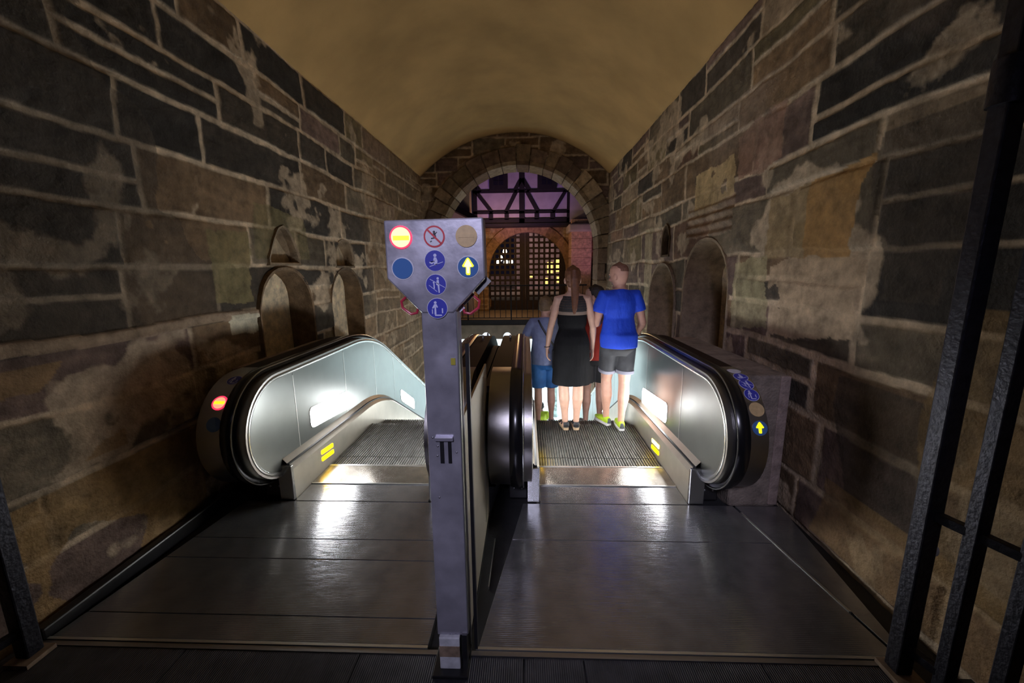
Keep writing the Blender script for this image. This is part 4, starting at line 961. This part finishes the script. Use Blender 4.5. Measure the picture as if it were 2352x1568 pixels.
def haircap(P, S, HM, m, z0, grow=1.05, back=-.012, top=.008, rmesh=.005, extra=None, name='hair'):
    mb = MB(); R = [(1.50, .050, .070, .004), (1.53, .062, .084, .004), (1.57, .073, .095, 0), (1.62, .076, .098, -.004), (1.655, .072, .092, -.006), (1.685, .056, .072, -.008), (1.70, .030, .040, -.01)]
    R = [r for r in R if r[0] >= z0]
    mb.tube([(0, r[3] + back, r[0] + top) for r in R], [(r[1] * grow, r[2] * grow) for r in R], 22, round_caps=True)
    if extra: extra(mb)
    mb.xf(HM); mb.xf(S); return mb.build(name, m, P, local=True, smooth=True, remesh=rmesh, sm=2)

STY = 0.0
# woman in the black dress
sp = dict(sw=.150, aw=.90, lw=1.06, waist=.122, tw=.93, jaw=.94, head_yaw=0, head_pitch=-6,
          armL=((-.222, -.03, 1.10), (-.252, .02, .875), (-.02, .10, -1), .55), armR=((.212, -.03, 1.10), (.222, .03, .865), (.02, .10, -1), .5),
          legL=((-.078, .01, .49), (-.058, -.005, .078), (-.10, 1, 0)), legR=((.076, .01, .49), (.060, -.005, .078), (.08, 1, 0)))
P, S, HM, T = person('woman in a black sleeveless dress with a long auburn ponytail, on the top step', (.462, 4.04, 0.004), .02, 1.68, M_skin1, sp)
def pony(mb):
    mb.ball((0, -.125, 1.655), (.030, .035, .030))
    mb.tube([(0, -.095, 1.66), (0, -.135, 1.64), (0, -.150, 1.58), (.004, -.145, 1.48), (.006, -.138, 1.38), (.004, -.135, 1.29), (0, -.130, 1.235)], [(.024, .022), (.034, .028), (.040, .028), (.040, .026), (.036, .022), (.028, .018), (.010, .010)], 14)
    mb.ball((0, -.045, 1.55), (.072, .062, .055))
haircap(P, S, HM, M_hairred, 1.53, 1.07, -.016, .01, extra=pony)
hm = MB(); 
dr = MB(); D = [(.505, .205, .150, -.01), (.56, .200, .146, -.01), (.66, .195, .142, -.01), (.80, .190, .140, -.012), (.93, .186, .136, -.012), (1.0, .168, .124, -.008), (1.075, .140, .104, .002), (1.10, .136, .102, .002), (1.14, .150, .112, .002), (1.20, .150, .116, .0), (1.245, .150, .116, 0)]
nr_ = []
dr.tube([(0, d[3], d[0]) for d in D], [(d[1], d[2]) for d in D], 32)
# soft vertical folds in the skirt
dr.v = [(x * (1 + .035 * max(0, 1.0 - z) * math.sin(9 * math.atan2(y, x))), y * (1 + .05 * max(0, 1.0 - z) * math.sin(9 * math.atan2(y, x))), z) for x, y, z in dr.v]
dress = cloth(P, S, dr, 'dress', M_dress, .007, 3)
yk = MB(); Yk = [(1.27, .152, .119, -.001), (1.30, .152, .120, -.002), (1.345, .146, .118, -.004), (1.39, .132, .106, -.010), (1.425, .104, .090, -.012)]
yk.tube([(0, d[3], d[0]) for d in Yk], [(d[1], d[2]) for d in Yk], 32); yk.xf(S); yk.build('lace_yoke', M_lace, dress, local=True, smooth=True)
bd = MB(); bd.tube([(0, 0, 1.236), (0, -.001, 1.285)], [(.1525, .1185), (.148, .118)], 32); bd.xf(S); bd.build('sheer_band', M_bandtan, dress, local=True, smooth=True)
shoe(P, S, sp['legL'][1], sp['legL'][2], None, M_solet, kind='sandal'); shoe(P, S, sp['legR'][1], sp['legR'][2], None, M_solet, kind='sandal')
wb = MB(); wb.tube([(-.252 + .029 * math.cos(a), .015 + .026 * math.sin(a), .893 + .004 * math.cos(a)) for a in [2 * PI * i / 16 for i in range(16)]], .004, 6, xdir=(0, 0, 1), closed=True); wb.xf(S); wb.build('wristband', M_sandal, P, local=True, smooth=True)
# man in the blue shirt
sp = dict(sw=.168, aw=1.02, lw=1.06, waist=.132, tw=.98, head_yaw=38, head_pitch=-8, jaw=1.05,
          armL=((-.238, -.01, 1.10), (-.12, .20, 1.13), (.5, .8, .15), .8, (0, .2, -1)), armR=((.236, -.02, 1.115), (.262, .17, .985), (-.1, 1, -.25), .7, (0, 0, -1)),
          legL=((-.080, .10, .50), (-.065, .115, .078), (-.30, 1, 0)), legR=((.078, .0, .49), (.052, -.03, .078), (.10, 1, 0)))
P, S, HM, T = person('man in a bright blue t-shirt and washed black shorts, hand on the right handrail', (.935, 4.05, 0.004), .08, 1.715, M_skin2, sp)
haircap(P, S, HM, M_hairbuzz, 1.60, 1.006, -.003, .002, name='hair')
shirt(P, S, T, sp, M_tee, .872, .014, .178, sleeve=.56); shorts(P, S, sp, M_shortsblack, .74, M_cuff, 1.0)
shoe(P, S, sp['legL'][1], sp['legL'][2], M_lime, M_solew, M_shoegrey); shoe(P, S, sp['legR'][1], sp['legR'][2], M_lime, M_solew, M_shoegrey)
# youth in grey-blue shirt
sp = dict(sw=.165, aw=.9, lw=.95, waist=.13, tw=1.0, head_yaw=-30, head_pitch=-10,
          armL=((-.27, .05, 1.14), (-.33, .16, .93), (-.2, .5, -.9), .6), armR=((.25, .02, 1.13), (.24, .16, .96), (0, .8, -.5), .6),
          legL=((-.085, .02, .49), (-.085, .0, .078), (-.1, 1, 0)), legR=((.085, .04, .49), (.09, .04, .078), (.1, 1, 0)))
P, S, HM, T = person('youth in a grey-blue t-shirt and blue shorts with a black shoulder bag', (.225, 4.80, -.296), .05, 1.64, M_skin3, sp)
haircap(P, S, HM, M_hairblond, 1.53, 1.06, -.012, .006)
s1 = shirt(P, S, T, sp, M_teegrey, .86, .022, .180, sleeve=.66); shorts(P, S, sp, M_shortsblue, .86, None, 1.12)
shoe(P, S, sp['legL'][1], sp['legL'][2], M_shoegrey, M_solew, M_shoegrey); shoe(P, S, sp['legR'][1], sp['legR'][2], M_shoegrey, M_solew, M_shoegrey)
BG = thing('shoulder_bag', 'small black shoulder bag with a strap across the back of the grey-blue shirt', 'bag', (.36, 4.66, .55))
bg = MB(); bg.box(.30, .46, 4.615, 4.665, .50, .74); bg.build('pouch', M_black, BG, bevel=.02)
st = MB(); st.tube([(.14, 4.70, 1.08), (.17, 4.655, 1.02), (.24, 4.640, .90), (.31, 4.640, .80), (.36, 4.640, .73)], [(.011, .004)] * 5, 8, xdir=(1, 0, 1)); st.build('strap', M_black, BG, smooth=True)
# bearded man in red
sp = dict(sw=.185, aw=1.05, lw=1.0, waist=.15, tw=1.05, head_yaw=62, head_pitch=-12,
          armL=((-.25, .0, 1.12), (-.20, .14, .95), (.1, .8, -.4), .6), armR=((.24, .02, 1.12), (.2, .16, .96), (0, .8, -.4), .6),
          legL=((-.085, .02, .49), (-.09, .0, .078), (-.1, 1, 0)), legR=((.085, .04, .49), (.09, .03, .078), (.1, 1, 0)))
P, S, HM, T = person('bearded dark-haired man in a red shirt and black shorts, head turned left', (.83, 4.80, -.296), 0.1, 1.76, M_skin3, sp)
haircap(P, S, HM, M_hairdark, 1.55, 1.05, -.024, .008)
bm = MB(); bm.tube([(0, .052, 1.468), (0, .046, 1.50), (0, .035, 1.54)], [(.040, .040), (.056, .050), (.066, .050)], 16); bm.xf(HM); bm.xf(S); bm.build('beard', M_hairdark, P, local=True, smooth=True, remesh=.005)
shirt(P, S, T, sp, M_teered, .86, .022, .182, sleeve=.6); shorts(P, S, sp, M_shortsdark, .80, None, 1.1)
shoe(P, S, sp['legL'][1], sp['legL'][2], M_shoegrey, M_solew, M_shoegrey); shoe(P, S, sp['legR'][1], sp['legR'][2], M_shoegrey, M_solew, M_shoegrey)
# person far down the escalator in a lime top
sp = dict(sw=.17, aw=1., lw=1.0, waist=.14, tw=1.0, head_yaw=0, head_pitch=0,
          armL=((-.25, .0, 1.12), (-.26, .05, .88), (0, .1, -1), .5), armR=((.25, .0, 1.12), (.26, .05, .88), (0, .1, -1), .5),
          legL=((-.085, .01, .49), (-.09, .0, .078), (-.1, 1, 0)), legR=((.085, .01, .49), (.09, .0, .078), (.1, 1, 0)))
P, S, HM, T = person('distant person in a lime green top near the bottom of the right escalator', (.40, 10.76, -3.745), 0, 1.72, M_skin3, sp)
haircap(P, S, HM, M_hairdark, 1.53, 1.06, -.012, .006); shirt(P, S, T, sp, M_lime, .90, .02, .17); shorts(P, S, sp, M_shortsdark, .80, None, 1.1)

# ------------------------------------------------------------------ lights
def light(nm, kind, loc, e, col, size=.3, rot=None, spot=None, target=None, sy=None):
    l = bpy.data.lights.new(nm, kind); l.energy = e; l.color = col
    if kind == 'AREA':
        l.size = size
        if sy: l.shape = 'RECTANGLE'; l.size_y = sy
    else: l.shadow_soft_size = size
    if spot: l.spot_size = math.radians(spot); l.spot_blend = .6
    o = bpy.data.objects.new(nm, l); C.objects.link(o); o.location = loc
    if target: o.rotation_euler = (Vector(target) - Vector(loc)).to_track_quat('-Z', 'Y').to_euler()
    return o
light('street_light_behind', 'SPOT', (-.6, -2.7, 3.7), 520, (.76, .74, 1.), .35, spot=36, target=(.05, 1.9, 1.35))
light('purple_flood_left', 'SPOT', (-.9, 12.4, .4), 350, (.56, .27, 1.), .2, spot=52, target=(-.2, 15.5, 4.7))
light('pink_flood', 'SPOT', (2.3, 12.7, .3), 90, (.85, .36, .62), .2, spot=32, target=(2.2, 15.5, 2.6))
light('pink_flood_left', 'SPOT', (-2.6, 12.8, .3), 60, (.9, .25, .5), .2, spot=40, target=(-3.0, 14.6, 4.9))
light('gateway_lamp', 'POINT', (-.9, 14.7, 2.9), 14, (1., .42, .10), .1)
light('street_warm', 'POINT', (-.6, 14.0, 2.2), 52, (1., .62, .30), .15)
light('far_street', 'AREA', (1, 29, 5), 95, (1., .66, .62), 5, target=(1, 34, 1))
light('far_street_ground', 'AREA', (-2, 28, 6), 80, (1., .75, .85), 4, target=(-2, 34, 0))
light('hall_fill', 'AREA', (-.2, 17, -.6), 520, (.86, .96, 1.), 3.2, target=(-.2, 17.01, -5), sy=9)

W = bpy.data.worlds.new('night'); bpy.context.scene.world = W; W.use_nodes = True
W.node_tree.nodes['Background'].inputs[0].default_value = (.012, .010, .022, 1); W.node_tree.nodes['Background'].inputs[1].default_value = .35

# ------------------------------------------------------------------ camera
cd = bpy.data.cameras.new('camera'); cam = bpy.data.objects.new('camera', cd); C.objects.link(cam)
cd.sensor_width = 36; cd.lens = 915. * 36 / 2352; cd.clip_start = .02; cd.clip_end = 200
Rwc = Matrix(((0.9993180931223514, 0.03545717232748013, -0.010302314732461158), (0.003775356687962645, 0.17943478117239944, 0.9837626268503453), (0.03673003457915558, -0.9831306872619491, 0.17917855988834583)))
cam.matrix_world = Matrix.Translation((0, 0, 1.68)) @ Rwc.transposed().to_4x4()
sc_ = bpy.context.scene; sc_.camera = cam
sc_.view_settings.view_transform = 'Standard'; sc_.view_settings.look = 'None'; sc_.view_settings.gamma = 1; sc_.view_settings.exposure = 0.
try: sc_.view_settings.use_curve_mapping = False
except Exception: pass
